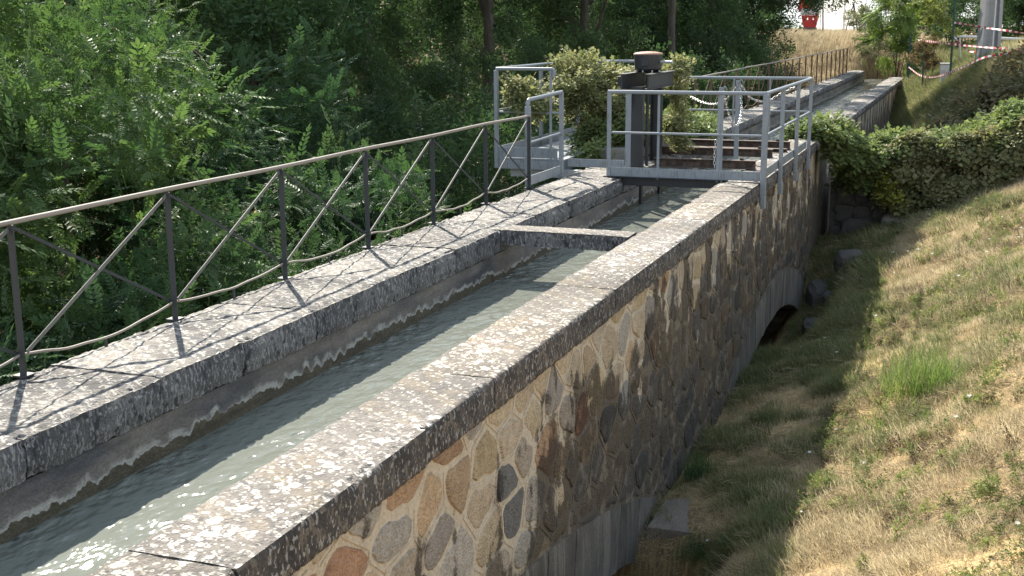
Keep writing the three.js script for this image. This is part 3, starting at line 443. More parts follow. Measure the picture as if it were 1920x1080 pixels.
{
  const t = thing('service_platform', 'grey steel service platform with railings hanging off the canal side', 'platform', [-6, 0.1, -18.8]);
  const X0 = -6.5, X1 = -5.56, Z0 = -16.8, Z1 = -20.8, H = 1.4;
  part('deck', bevelBox(X0, X1 + 0.02, 0.085, 0.115, Z1, Z0, 0.004), M.grey, t);
  for (const [a, b, c, d] of [[X0, X1, Z0 - 0.008, Z0], [X0, X0 + 0.008, Z1, Z0 - 0.008]]) part('toe_plate', bevelBox(a, b, 0.118, 0.27, c, d, 0.002), M.grey, t);
  part('side_channel', bevelBox(X0, X1, -0.05, 0.083, Z0 - 0.06, Z0 + 0.01, 0.004), M.grey, t);
  part('side_channel', bevelBox(X1, X1 + 0.05, -0.08, 0.083, -18.4, Z0 + 0.012, 0.004), M.grey, t);
  part('edge_angle', bevelBox(X1 + 0.022, X1 + 0.1, 0.09, 0.112, -18.5, Z0 + 0.02, 0.003), M.galv, t);
  part('bracket', bevelBox(X0 + 0.18, XL0 - 0.02, -0.17, -0.052, Z0 - 0.2, Z0 - 0.08, 0.004), M.galv, t);
  part('bracket', bevelBox(X0 + 0.18, XL0 - 0.02, -0.17, -0.082, -20.3, -20.18, 0.004), M.galv, t);
  part('top_rail', bentPipe([V(X1 - 0.06, 1.3, Z0), V(X1 - 0.04, H, Z0), V(X0, H, Z0)], 0.026, 0.05), M.grey, t);
  part('top_rail', bentPipe([V(X0, H, Z0 - 0.03), V(X0, H, Z1), V(-5.35, H, Z1), V(-5.35, 0.15, Z1)], 0.026, 0.05), M.grey, t);
  part('middle_rail', rod(V(X0 - 0.03, 0.78, Z0), V(X1 + 0.04, 0.78, Z0), 0.0165), M.grey, t); part('middle_rail', rod(V(X0, 0.8, Z0), V(X0, 0.8, Z1), 0.0165), M.grey, t); part('middle_rail', rod(V(X0, 0.8, Z1), V(-5.35, 0.8, Z1), 0.0165), M.grey, t);
  for (const [x, z, w, y] of [[X0, Z0, 0.055, -0.04], [X1 - 0.1, Z0, 0.03, -0.02], [X0, -18.8, 0.055, 0.0], [X0, Z1, 0.055, 0]]) part('post', bevelBox(x - w / 2, x + w / 2, y, H - 0.02, z - w / 2 - 0.001, z + w / 2 + 0.013, 0.004), M.grey, t);
}
{
  const t = thing('sluice_gate_hoist', 'dark steel sluice gate hoist with rusty domed drum on twin columns', 'sluice gate', [-4.42, -0.5, -17.5]);
  for (const z of [-16.92, -18.12]) part('column', merge([bevelBox(-4.5, -4.33, -0.55, 1.16, z - 0.012, z + 0.012, 0.003), bevelBox(-4.5, -4.485, -0.55, 1.16, z + (z > -17 ? -0.1 : 0.012), z + (z > -17 ? -0.012 : 0.1), 0.003), bevelBox(-4.345, -4.33, -0.55, 1.16, z + (z > -17 ? -0.1 : 0.012), z + (z > -17 ? -0.012 : 0.1), 0.003)]), M.darkSteel, t);
  part('gate_leaf', bevelBox(-4.44, -4.4, -0.95, -0.1, -18.1, -16.94, 0.004), M.darkSteel, t);
  for (const x of [-4.6, -4.22]) part('cross_beam', merge([bevelBox(x - 0.012, x + 0.012, 1.14, 1.33, -18.25, -16.75, 0.003), bevelBox(x - 0.05, x + 0.05, 1.13, 1.142, -18.25, -16.75, 0.002), bevelBox(x - 0.05, x + 0.05, 1.33, 1.342, -18.25, -16.75, 0.002)]), M.darkSteel, t);
  const L = pts => { const g = new THREE.LatheGeometry(pts.map(p => new THREE.Vector2(...p)), 28); g.translate(-4.41, 0, -17.5); return g.toNonIndexed(); };
  part('gearbox_drum', L([[0, 1.342], [0.15, 1.342], [0.155, 1.37], [0.19, 1.375], [0.195, 1.4], [0.205, 1.585], [0.2, 1.6], [0, 1.6]]), M.darkSteel, t);
  part('drum_lid', L([[0.212, 1.59], [0.214, 1.605], [0.19, 1.618], [0.12, 1.632], [0, 1.64]]), M.lid, t);
  for (let k = 0; k < 8; k++) { const a = k / 8 * 6.283 + 0.2, g = new THREE.CylinderGeometry(0.013, 0.013, 0.03, 6); g.translate(-4.41 + Math.cos(a) * 0.175, 1.36, -17.5 + Math.sin(a) * 0.175); part('bolt', g.toNonIndexed(), M.galv, t); }
  part('crank_shaft', rod(V(-4.2, 1.49, -17.42), V(-4.02, 1.49, -17.36), 0.022), M.galv, t); part('inspection_cover', bevelBox(-4.46, -4.36, 1.43, 1.53, -17.312, -17.28, 0.006), M.darkSteel, t);
  part('lifting_screw', rod(V(-4.41, -0.2, -17.5), V(-4.41, 1.36, -17.5), 0.024), M.darkSteel, t);
  part('drive_shaft_box', bevelBox(-4.7, -4.62, 1.16, 1.3, -17.2, -16.9, 0.006), M.darkSteel, t);
}
{
  for (const [x, z, h, w] of [[-3.2, -16.82, 1.17, 0.07], [-3.24, -18.3, 1.2, 0.07], [-4.58, -20.15, 1.12, 0.06]]) {
    const lab = x < -4 ? 'thin grey chain post at the back corner of the sluice pit' : z > -17 ? 'flat grey chain post beside the first rusty beam' : 'flat grey chain post standing between the two rusty beams';
    const t = thing('chain_post', lab, 'post', [x, 0, z]); part('post', bevelBox(x - w / 2, x + w / 2, -0.05, h, z - 0.009, z + 0.009, 0.003), M.grey, t); part('base_plate', bevelBox(x - 0.09, x + 0.09, -0.03, 0.015, z - 0.08, z + 0.08, 0.003), M.grey, t); part('hook', pipe([V(x, h - 0.05, z + 0.01), V(x + 0.05, h + 0.01, z + 0.03), V(x + 0.08, h - 0.04, z + 0.03)], 0.008, 12, 6), M.grey, t);
  }
  const link = (() => { const c = []; for (let i = 0; i < 10; i++) { const a = i / 10 * Math.PI * 2; c.push(V(Math.cos(a) * 0.014, 0, Math.sin(a) * 0.014 + (Math.sin(a) > 0 ? 0.014 : -0.014))); } return pipe(c, 0.0045, 14, 5, true); })();
  const chain = (label, pts) => {
    const c = new THREE.CatmullRomCurve3(pts), n = Math.floor(c.getLength() / 0.044), gs = [];
    for (let i = 0; i < n; i++) { const p = c.getPointAt((i + 0.5) / n), d = c.getTangentAt((i + 0.5) / n), q = new THREE.Quaternion().setFromUnitVectors(V(0, 0, 1), d).multiply(new THREE.Quaternion().setFromAxisAngle(V(0, 0, 1), i % 2 ? Math.PI / 2 : 0.2)); const g = link.clone(); g.applyQuaternion(q); g.translate(p.x, p.y, p.z); gs.push(g); }
    const g = merge(gs), a = pts[0]; single('safety_chain', g, M.chain, label, 'chain', [a.x, a.y, a.z]);
  };
  chain('galvanised chain sagging from the back corner post of the sluice pit', [V(-4.57, 1.08, -20.12), V(-4.25, 0.9, -19.6), V(-3.85, 0.8, -19.1), V(-3.5, 0.88, -18.6), V(-3.25, 1.13, -18.28)]);
  chain('galvanised chain hanging slack between the two flat grey posts', [V(-3.18, 1.12, -16.8), V(-3.12, 0.75, -17.05), V(-3.1, 0.6, -17.5), V(-3.12, 0.75, -17.95), V(-3.2, 1.12, -18.27)]);
  chain('galvanised chain looped from the middle post to the side guard rail', [V(-3.2, 1.14, -18.3), V(-3.08, 0.92, -18.6), V(-2.9, 0.87, -18.9), V(-2.7, 0.98, -19), V(-2.5, 1.08, -19.02)]);
  chain('short chain end dangling beside the flat post near the first beam', [V(-3.26, 0.45, -16.8), V(-3.27, 0.25, -16.8), V(-3.26, 0.06, -16.78)]);
}
for (const [z, x0, x1, lab] of [[-17.3, -4.24, -2.78, 'first rusty steel beam laid across the sluice pit, nearest the threshold'], [-19.0, -4.6, -2.8, 'middle rusty steel beam across the sluice pit with a bolt'], [-19.85, -4.6, -2.7, 'thin rusty steel bar across the sluice pit'], [-20.35, -4.6, -2.72, 'last rusty steel beam across the sluice pit under the back rail']]) {
  const t = thing('steel_beam', lab, 'beam', [(x0 + x1) / 2, 0, z]), h = z === -19.85 ? 0.06 : 0.13, w = 0.065;
  part('flange', bevelBox(x0, x1, h - 0.012, h, z - w, z + w, 0.002), M.rust, t); part('flange', bevelBox(x0, x1, 0.008, 0.02, z - w, z + w, 0.002), M.rust, t); part('web', bevelBox(x0, x1, 0.02, h - 0.012, z - 0.006, z + 0.006, 0.001), M.rust, t);
  if (h > 0.1) { const g = new THREE.CylinderGeometry(0.03, 0.03, 0.03, 6); g.translate(x1 - 0.2, h + 0.015, z - 0.01); part('bolt', g.toNonIndexed(), M.darkSteel, t); }
}
single('concrete_block', merge([boxUV(worn(-5.42, -4.66, 0.01, 0.17, -20.9, -17.85, 0.06, 12, 0.012, 0.03))]), M.concrete, 'low rough concrete block between the platform and the sluice hoist', 'block', [-5, 0.01, -19.4]);
{ const t = thing('toe_board', 'flat grey steel toe board across the coping in front of the concrete block', 'board', [-4.85, 0, -16.8]); part('plate', bevelBox(-5.4, -4.56, 0.012, 0.13, -16.81, -16.798, 0.002), M.grey, t); part('upright', bevelBox(-4.55, -4.47, 0.0, 1.12, -16.82, -16.8, 0.003), M.grey, t); }

// ---------------------------------------------------------------- transverse wall under the creepers, rocks and slab
{
  const t = thing('retaining_wall', 'dark rubble retaining wall under the creepers at the end of the tall span', 'wall', [-0.6, -2.6, -24.5]);
  const core = part('wall_core', merge([box(-2.4, -1.3, -3.4, -1.0, -25.4, -23.9), box(-1.3, 1.2, -3.4, -0.55, -25.4, -23.9), box(1.2, 6, -3.4, 0.1, -25.4, -23.9)]), M.darkStone, t);
  const r = rng(8); for (let y = -2.75; y < -0.7; y += 0.36) for (let x = -2.38; x < -0.9; x += 0.4) { const w = 0.34 + 0.1 * r(), h = 0.3, x0 = x + 0.1 * (r() - 0.5); part('stone', worn(x0, Math.min(x0 + w, -0.6), y, y + h, -24.05, -23.82 + 0.06 * r(), 0.1, r() * 90, 0.03, 0.09), [M.darkStone, M.darkStone], core); }
}
function rock(label, x, y, z, sx, sy, sz, seed, mat) {
  y = groundY(x, z) + sy * 0.05;
  let g = new THREE.IcosahedronGeometry(1, 3); g.deleteAttribute('uv'); g.deleteAttribute('normal'); g = mergeVertices(g, 1e-4); const p = g.attributes.position;
  for (let i = 0; i < p.count; i++) { const v = V(p.getX(i), p.getY(i), p.getZ(i)), k = 0.75 + 0.5 * noise3(v.x * 1.7 + seed, v.y * 1.7, v.z * 1.7 + seed) + 0.12 * noise3(v.x * 6, v.y * 6 + seed, v.z * 6); v.set(Math.sign(v.x) * Math.pow(Math.abs(v.x), 0.75), Math.sign(v.y) * Math.pow(Math.abs(v.y), 0.7), Math.sign(v.z) * Math.pow(Math.abs(v.z), 0.75)); p.setXYZ(i, x + v.x * k * sx, y + v.y * k * sy, z + v.z * k * sz); }
  single('rock', boxUV(toCreasedNormals(g, 0.5)), mat, label, 'rock', [x, y - sy * 0.8, z]);
}
rock('flat topped grey rock beside the far arch opening', -2.1, -2.62, -19.7, 0.2, 0.14, 0.3, 3, M.darkStone);
rock('rounded boulder under the far end of the wall', -2.2, -2.4, -21.3, 0.24, 0.26, 0.4, 7, M.darkStone);
rock('brown boulder beside the rounded one below the retaining wall', -1.75, -2.3, -21.4, 0.25, 0.24, 0.35, 11, M.darkStone);
rock('small stone in front of the boulders', -1.95, -2.55, -20.6, 0.14, 0.1, 0.2, 15, M.darkStone);
rock('pale stone at the foot of the creepers', -1.2, -1.85, -23.5, 0.2, 0.2, 0.2, 19, M.concrete);
rock('upright rough block in the dark corner of the retaining wall', -1.85, -1.75, -23.75, 0.3, 0.3, 0.16, 23, M.darkStone);
single('stone_slab', merge([boxUV(worn(-2.47, -1.84, -2.75, -2.385, -10.75, -9.98, 0.05, 31, 0.012, 0.04))]), std([0.2, 0.165, 0.135], 0.92, { map: grain, bumpMap: roughBump, bumpScale: 0.015 }), 'flat pinkish stone slab by the foot of the wall above the arch hollow', 'slab', [-2.15, -2.85, -10.5]);
console.log('objects done', performance.now() | 0);
// ---------------------------------------------------------------- far end: pole, cabinet, fence, tapes, road things
{
  const x = 0.42, z = -42, y0 = groundY(x, z) - 0.3, H = 9;
  const t = thing('utility_pole', 'tapered grey concrete utility pole with ribbed side behind the bank', 'pole', [x, y0 + 0.3, z]);
  const col = (a, b, c, d, k) => { const g = new THREE.BoxGeometry(b - a, H, d - c, 1, 1, 1); g.translate((a + b) / 2, H / 2, (c + d) / 2); const p = g.attributes.position; for (let i = 0; i < p.count; i++) { const s = 1 - 0.45 * p.getY(i) / H; p.setX(i, p.getX(i) * s); p.setZ(i, p.getZ(i) * s); } g.rotateY(0.5); g.translate(x, y0, z); return boxUV(g); };
  const conc = std([0.4, 0.4, 0.4], 0.85, { map: grain });
  part('web', col(-0.2, 0.2, -0.06, 0.06), conc, t); part('flange', col(-0.32, -0.2, -0.2, 0.2), conc, t); part('flange', col(0.2, 0.32, -0.2, 0.2), conc, t); part('cable_conduit', rod(V(x + 0.12, y0 + 0.2, z + 0.24), V(x + 0.1, y0 + H * 0.9, z + 0.16), 0.025), M.white, t);
}
{
  const x = -0.86, z = -43.5, y = groundY(x, z);
  const t = thing('meter_cabinet', 'small white meter cabinet standing in the grass by the fence', 'cabinet', [x, y, z]);
  part('body', bevelBox(x - 0.15, x + 0.15, y - 0.1, y + 0.68, z - 0.12, z + 0.1, 0.012), M.white, t); part('door_panel', bevelBox(x - 0.11, x + 0.02, y + 0.02, y + 0.5, z + 0.1, z + 0.115, 0.004), std([0.5, 0.49, 0.46], 0.7), t); part('roof_cap', bevelBox(x - 0.17, x + 0.17, y + 0.682, y + 0.72, z - 0.14, z + 0.13, 0.01), M.white, t);
}
const tapePosts = {};
for (const [k, x, z, h, w, lab] of [['a', -2.25, -48.6, 1.75, 0.05, 'dark green fence post at the end of the canal coping'], ['b', -0.68, -43, 3.4, 0.035, 'tall thin green fence post beside the white cabinet'], ['c', -1.6, -45, 1.0, 0.03, 'short thin stake holding the sagging tape']]) {
  const y = groundY(x, z); tapePosts[k] = V(x, y, z); const t = thing('fence_post', lab, 'post', [x, y, z]); part('post', bevelBox(x - w, x + w, y - 0.2, y + h, z - w * 0.7, z + w * 0.7, 0.006), M.greenPost, t); part('cap', bevelBox(x - w * 1.2, x + w * 1.2, y + h + 0.001, y + h + 0.03, z - w, z + w, 0.005), M.greenPost, t);
}
{
  const p = tapePosts.a, t = thing('wire_mesh_roll', 'loose curled end of green wire mesh fencing beside the dark post', 'wire mesh', [p.x + 0.4, p.y, p.z]); const gs = [];
  for (let k = 0; k < 9; k++) { const a = k / 8; gs.push(pipe([V(p.x + 0.06, p.y + 0.1 + a * 1.45, p.z), V(p.x + 0.4 + 0.1 * a, p.y + 0.15 + a * 1.25, p.z + 0.15), V(p.x + 0.72, p.y + a * 0.95, p.z + 0.1)], 0.007, 10, 5)); }
  for (let k = 0; k < 10; k++) { const a = k / 9; gs.push(pipe([V(p.x + 0.08 + a * 0.6, p.y + 0.02, p.z + 0.12 * Math.sin(a * 3)), V(p.x + 0.1 + a * 0.62, p.y + 0.7 - 0.1 * a, p.z + 0.16 * Math.sin(a * 3)), V(p.x + 0.05 + a * 0.55, p.y + 1.55 - 0.55 * a * a, p.z + 0.12 * Math.sin(a * 3))], 0.007, 10, 5)); }
  part('mesh_wires', merge(gs), M.greenPost, t);
}
function tape(label, pts, w = 0.07) {
  const c = new THREE.CatmullRomCurve3(pts), L = c.getLength(), n = Math.max(6, Math.round(L / 0.14)), A = [], B = [];
  for (let i = 0; i < n; i++) {
    const p = c.getPointAt(i / n), q = c.getPointAt((i + 1) / n), tw = u => { const a = 0.9 * Math.sin(u * 9 + pts[0].x) ; return V(0, Math.cos(a) * w / 2, Math.sin(a) * w / 2); }, u = tw(i / n), v = tw((i + 1) / n);
    const g = new THREE.BufferGeometry(); const P = [p.clone().add(u), p.clone().sub(u), q.clone().add(v), q.clone().sub(v)], o = []; for (const k of [0, 1, 2, 2, 1, 3]) o.push(P[k].x, P[k].y, P[k].z); g.setAttribute('position', new THREE.Float32BufferAttribute(o, 3)); g.computeVertexNormals(); (i % 2 ? A : B).push(g);
  }
  const t = thing('barrier_tape', label, 'tape', pts[0].toArray()); part('red_bands', mergeGeometries(A), M.tapeRed, t, 'stuff'); part('white_bands', mergeGeometries(B), M.tapeWhite, t, 'stuff');
}
{
  const at = (px, py, z) => { const d = V((px - 960) / 2285, (540 - py) / 2285, -1).applyEuler(camera.rotation); return V(d.x * z / d.z, 2 + d.y * z / d.z, z); };
  tape('upper red and white barrier tape from the tall post past the utility pole', [at(1788, 42, -43), at(1850, 52, -41.6), at(1925, 63, -40)]);
  tape('middle red and white barrier tape strung behind the white cabinet', [at(1722, 75, -47), at(1790, 83, -43), at(1850, 89, -41.5), at(1925, 92, -40)]);
  tape('limp red and white barrier tape sagging along the top of the bank', [at(1704, 126, -48.5), at(1725, 141, -46.5), at(1745, 145, -45), at(1775, 138, -42), at(1810, 124, -40), at(1848, 107, -39), at(1890, 100, -38.5), at(1925, 92, -38)]);
  tape('loose end of red and white tape drooping between the cabinet and the pole', [at(1790, 70, -43), at(1805, 86, -42.8), at(1820, 97, -42.5), at(1845, 92, -41.9)]);
  const t = thing('handrail_pipe', 'white horizontal pipe rail behind the utility pole', 'pipe', at(1788, 74, -50).toArray()); part('pipe', rod(at(1788, 68, -52), at(1960, 76, -52), 0.06), M.white, t); part('support', rod(at(1800, 68, -52), at(1800, 110, -52), 0.04), M.white, t); part('support', rod(at(1905, 73, -52), at(1905, 112, -52), 0.04), M.white, t);
  // road side seen through the gap
  const wq = at(1536, 30, -84).x, we = at(1622, 30, -84).x, tp = thing('white_tarpaulin', 'white translucent tarpaulin sheet hung on a frame beyond the dry grass', 'tarpaulin', [(wq + we) / 2, 1.2, -84]);
  { const g = new THREE.PlaneGeometry(we - wq, 3.6, 60, 24), p = g.attributes.position; for (let i = 0; i < p.count; i++) { const u = p.getX(i), v = p.getY(i); p.setZ(i, 0.1 * Math.sin(u * 6 + 0.6 * Math.sin(v * 2)) * (0.4 + 0.6 * vnoise(u * 2, v)) ); } g.computeVertexNormals(); g.translate((wq + we) / 2, 3.1, -84); part('sheet', g, new THREE.MeshPhysicalMaterial({ color: lin(0.85, 0.85, 0.84), roughness: 1, transmission: 0.55, thickness: 0, side: THREE.DoubleSide }), tp); }
  for (const x of [wq, (wq + we) / 2, we]) part('frame_post', rod(V(x, 1, -84.16), V(x, 5, -84.16), 0.04), M.galv, tp); part('frame_rail', rod(V(wq, 4.95, -84.16), V(we, 4.95, -84.16), 0.03), M.galv, tp);
  const rb = thing('road_barrier', 'red plastic road barrier with pale slots beyond the dry grass', 'barrier', at(1519, 51, -78).toArray()); const c = at(1519, 51, -78);
  const sh = new THREE.Shape([[-0.34, 0], [0.34, 0], [0.5, 0.7], [-0.5, 0.7]].map(a => new THREE.Vector2(...a))); for (const k of [-0.22, 0.12]) { const h = new THREE.Path(); h.moveTo(k, 0.42); h.lineTo(k + 0.14, 0.42); h.lineTo(k + 0.14, 0.58); h.lineTo(k, 0.58); sh.holes.push(h); }
  const g = new THREE.ExtrudeGeometry(sh, { depth: 0.35, bevelEnabled: true, bevelSize: 0.02, bevelThickness: 0.02, bevelSegments: 1 }); g.translate(c.x, c.y, c.z); part('shell', g.toNonIndexed(), M.red, rb); part('white_top', bevelBox(c.x - 0.55, c.x + 0.55, c.y + 0.73, c.y + 1.15, c.z, c.z + 0.3, 0.04), M.white, rb); part('foot', bevelBox(c.x - 0.4, c.x + 0.4, c.y - 0.25, c.y - 0.022, c.z - 0.05, c.z + 0.4, 0.02), M.darkStone, rb);
  const sg = at(1513, 12, -80), s = thing('road_sign', 'red road sign half hidden by the hanging branches', 'sign', [sg.x, 1.2, sg.z]); part('panel', bevelBox(sg.x - 0.5, sg.x + 0.5, sg.y - 0.3, sg.y + 0.5, sg.z - 0.02, sg.z + 0.02, 0.01), M.red, s); part('border', merge([bevelBox(sg.x - 0.54, sg.x + 0.54, sg.y + 0.502, sg.y + 0.56, sg.z - 0.022, sg.z + 0.022, 0.005), bevelBox(sg.x - 0.54, sg.x + 0.54, sg.y - 0.36, sg.y - 0.302, sg.z - 0.022, sg.z + 0.022, 0.005)]), M.tapeWhite, s); part('leg', rod(V(sg.x, 1, sg.z - 0.05), V(sg.x, sg.y + 0.4, sg.z - 0.05), 0.035), M.galv, s);
  const p1 = at(1543, 4, -70), p0 = at(1543, 62, -70); single('sign_post', merge([rod(p0, p1, 0.04), bevelBox(p0.x - 0.12, p0.x + 0.12, p0.y, p0.y + 0.04, p0.z - 0.12, p0.z + 0.12, 0.005)]), M.darkSteel, 'slim dark post standing in front of the white wall', 'post', p0.toArray());
  const a0 = at(1601, 6, -70), tr = thing('tripod_stand', 'thin dark tripod stand in front of the white wall', 'tripod', at(1598, 60, -70).toArray()); for (const [px, dz] of [[1585, 0.2], [1601, 0], [1608, -0.2]]) { const f = at(px, 60, -70 + dz); part('leg', rod(f, a0, 0.03), M.darkSteel, tr); }
}
console.log('far done', performance.now() | 0);
// ---------------------------------------------------------------- plants
function leafShape(l, w, fold, up = 0) {                          // one leaf along +z from the origin, four triangles
  const f = fold * w, P = { b: [0, 0, 0], l1: [-w * 0.5, f + up, l * 0.35], l2: [-w * 0.36, f * 0.8 + up, l * 0.72], t: [0, up * 0.3, l], r2: [w * 0.36, f * 0.8 + up, l * 0.72], r1: [w * 0.5, f + up, l * 0.35], m: [0, 0, l * 0.55] };
  const o = []; for (const [a, b, c] of [['b', 'm', 'l1'], ['l1', 'm', 'l2'], ['l2', 'm', 't'], ['b', 'r1', 'm'], ['r1', 'r2', 'm'], ['r2', 't', 'm']]) o.push(...P[a], ...P[b], ...P[c]);
  const g = new THREE.BufferGeometry(); g.setAttribute('position', new THREE.Float32BufferAttribute(o, 3)); return g;
}
function lobedLeaf(R) { const o = [], n = 10, pt = i => { const a = (i / n) * Math.PI * 1.7 - Math.PI * 0.85, k = i % 2 ? 1 : 0.62, s = 0.75 + 0.35 * Math.cos(a); return [Math.sin(a) * R * k * s, 0.12 * R * k, R * 0.35 + Math.cos(a) * R * k * s]; }; for (let i = 0; i < n; i++) o.push(0, 0, R * 0.2, ...pt(i), ...pt(i + 1)); const g = new THREE.BufferGeometry(); g.setAttribute('position', new THREE.Float32BufferAttribute(o, 3)); return g; }
function place(g, p, yaw, pitch, roll, s = 1) { const q = g.clone(); q.applyMatrix4(new THREE.Matrix4().compose(p, new THREE.Quaternion().setFromEuler(new THREE.Euler(pitch, yaw, roll, 'YXZ')), V(s, s, s))); return q; }
function finish(gs) { const g = mergeGeometries(gs); g.computeVertexNormals(); return g; }
function strip(a, b, w) { const g = new THREE.BufferGeometry(); g.setAttribute('position', new THREE.Float32BufferAttribute([a.x - w, a.y, a.z, a.x + w, a.y, a.z, b.x, b.y, b.z], 3)); return g; }
function frond(seed, pairs, ll, lw, droop) {
  const r = rng(seed), gs = [], at = t => V(0.06 * Math.sin(t * 3 + seed), 0.08 * t - droop * t * t, t);
  for (let k = 0; k < 3; k++) gs.push(strip(at(k / 3), at((k + 1.1) / 3), 0.006));
  for (let k = 0; k < pairs; k++) { const t = 0.2 + 0.76 * k / (pairs - 1), s = 1 - 0.4 * Math.abs(t - 0.5); for (const d of [-1, 1]) gs.push(place(leafShape(ll * s, lw * s, 0.18), at(t), d * (1.1 - 0.25 * t + 0.2 * (r() - 0.5)), 0.3 * (r() - 0.3) + droop * t, d * 0.35 * (r() - 0.2))); }
  gs.push(place(leafShape(ll, lw, 0.18), at(0.97), 0, droop, 0)); return finish(gs);
}
function sprig(seed, n, ll, lw, spread) { const r = rng(seed), gs = [strip(V(0, 0, -0.5 * spread), V(0.05, 0.05, 0.6 * spread), 0.008)]; for (let k = 0; k < n; k++) { const t = -0.4 + k / n, s = 0.7 + 0.6 * r(); gs.push(place(leafShape(ll * s, lw * s, 0.16), V(spread * 0.35 * (r() - 0.5), spread * 0.35 * (r() - 0.5), t * spread), (k % 2 ? 1 : -1) * (0.5 + 1.1 * r()), 0.9 * (r() - 0.35), 0.9 * (r() - 0.5))); } return finish(gs); }
function ivyClump(seed, n, R) { const r = rng(seed), gs = []; for (let k = 0; k < n; k++) gs.push(place(lobedLeaf(R * (0.6 + 0.7 * r())), V(5.4 * R * (r() - 0.5), 3.4 * R * (r() - 0.5), 5.4 * R * (r() - 0.5)), r() * 6.28, 0.9 * (r() - 0.2), 0.8 * (r() - 0.5))); return finish(gs); }
const basis = (p, f, up, s) => { const z = f.clone().normalize(), x = V(0, 0, 0).crossVectors(up, z); if (x.length() < 1e-3) x.set(1, 0, 0); x.normalize(); const y = V(0, 0, 0).crossVectors(z, x); return new THREE.Matrix4().makeBasis(x.multiplyScalar(s), y.multiplyScalar(s), z.multiplyScalar(s)).setPosition(p); };
const FROND = [frond(1, 7, 0.27, 0.12, 0.28), frond(2, 8, 0.24, 0.1, 0.4), frond(3, 6, 0.3, 0.13, 0.2)];
const LONGFROND = [frond(4, 9, 0.3, 0.085, 0.35), frond(5, 10, 0.28, 0.08, 0.5)];
const SPRIG = [sprig(11, 12, 0.22, 0.11, 1), sprig(12, 14, 0.2, 0.12, 1), sprig(13, 10, 0.26, 0.12, 1)];
const IVY = [ivyClump(21, 18, 0.048), ivyClump(22, 16, 0.054)];
function branch(seed, leaves, n, size, spread) {                  // many leaves on one forked twig: what a crown is made of
  const r = rng(seed), gs = []; for (let k = 0; k < n; k++) { const d = V(r() - 0.5, (r() - 0.42) * 0.8, r() - 0.3).normalize(), p = V(r() + r() - 1, (r() + r() - 1) * 0.75, r() + r() - 1).multiplyScalar(spread), m = basis(p, d.addScaledVector(p, 0.8 / spread), V(0.6 * (r() - 0.5), 1, 0.6 * (r() - 0.5)), size * (0.65 + 0.7 * r())); gs.push(leaves[k % leaves.length].clone().applyMatrix4(m)); }
  for (let k = 0; k < 4; k++) { const q = V(r() - 0.5, r() - 0.4, r() - 0.5).multiplyScalar(spread * 1.6); gs.push(strip(V(0, 0, 0), q, 0.006)); }
  gs.forEach(g => { for (const k of Object.keys(g.attributes)) if (k !== 'position') g.deleteAttribute(k); }); return finish(gs);
}
const LEAF = leafMat([1, 1, 1]), LEAFFAR = leafMat([1, 1, 1], { clearcoat: 0 }), LEAFDRY = leafMat([1, 1, 1], { clearcoat: 0.05 });
const BLADES = (n, seed, h, sp, w, lean) => { const r = rng(seed), o = []; for (let k = 0; k < n; k++) { const a = r() * 6.28, x = sp * (r() - 0.5), z = sp * (r() - 0.5), H = h * (0.5 + 0.7 * r()), L = lean * (0.3 + r()), dx = Math.cos(a), dz = Math.sin(a), px = -dz * w / 2, pz = dx * w / 2, P = (t, s) => [x + dx * L * t * t + px * s, H * (t - 0.18 * t * t * L / h), z + dz * L * t * t + pz * s]; o.push(...P(0, 1), ...P(0, -1), ...P(0.55, 0.8), ...P(0.55, 0.8), ...P(0, -1), ...P(0.55, -0.8), ...P(0.55, 0.8), ...P(0.55, -0.8), ...P(1, 0)); } const g = new THREE.BufferGeometry(); g.setAttribute('position', new THREE.Float32BufferAttribute(o, 3)); g.computeVertexNormals(); return g; };

function crown(lobes, n, o, r) {                                  // list of [matrix, colour] for leaves gathered in clumps
  const per = o.per || 16, w = lobes.map(l => l[3] * l[4] + l[4] * l[5]), W = w.reduce((a, b) => a + b), out = [];
  while (out.length < n) {
    let q = r() * W, i = 0; while (q > w[i] && i < lobes.length - 1) q -= w[i++]; const [cx, cy, cz, rx, ry, rz] = lobes[i];
    const d = V(r() * 2 - 1, r() * 2 - 1, r() * 2 - 1); if (d.length() > 1 || d.length() < 0.1) continue; d.normalize(); if (d.y < -0.5 && r() < 0.6) continue;
    const k = (o.inner ?? 0.5) + (1 - (o.inner ?? 0.5)) * Math.sqrt(r()), c = V(cx + d.x * rx * k, cy + d.y * ry * k, cz + d.z * rz * k); if (o.keep && !o.keep(c)) continue; const tone = r(), cs = (o.clump ?? 0.3) * (0.6 + 0.8 * r());
    for (let m = 0; m < per; m++) {
      const p = c.clone().add(V((r() + r() - 1) * cs, (r() + r() - 1) * cs * 0.8, (r() + r() - 1) * cs)); if (o.keep && !o.keep(p)) continue;
      const f = d.clone().multiplyScalar(0.8).add(V(r() - 0.5, r() * 0.9 - 0.4 - (o.hang || 0), r() - 0.5).multiplyScalar(1.3)), up = V(0.5 * (r() - 0.5), 1, 0.5 * (r() - 0.5)).addScaledVector(d, 0.5);
      const col = mix3(o.c0, o.c1, clamp(tone * 0.6 + r() * 0.45)); out.push([basis(p, f, up, o.size * (0.65 + 0.7 * r())), col]);
    }
  }
  return out;
}
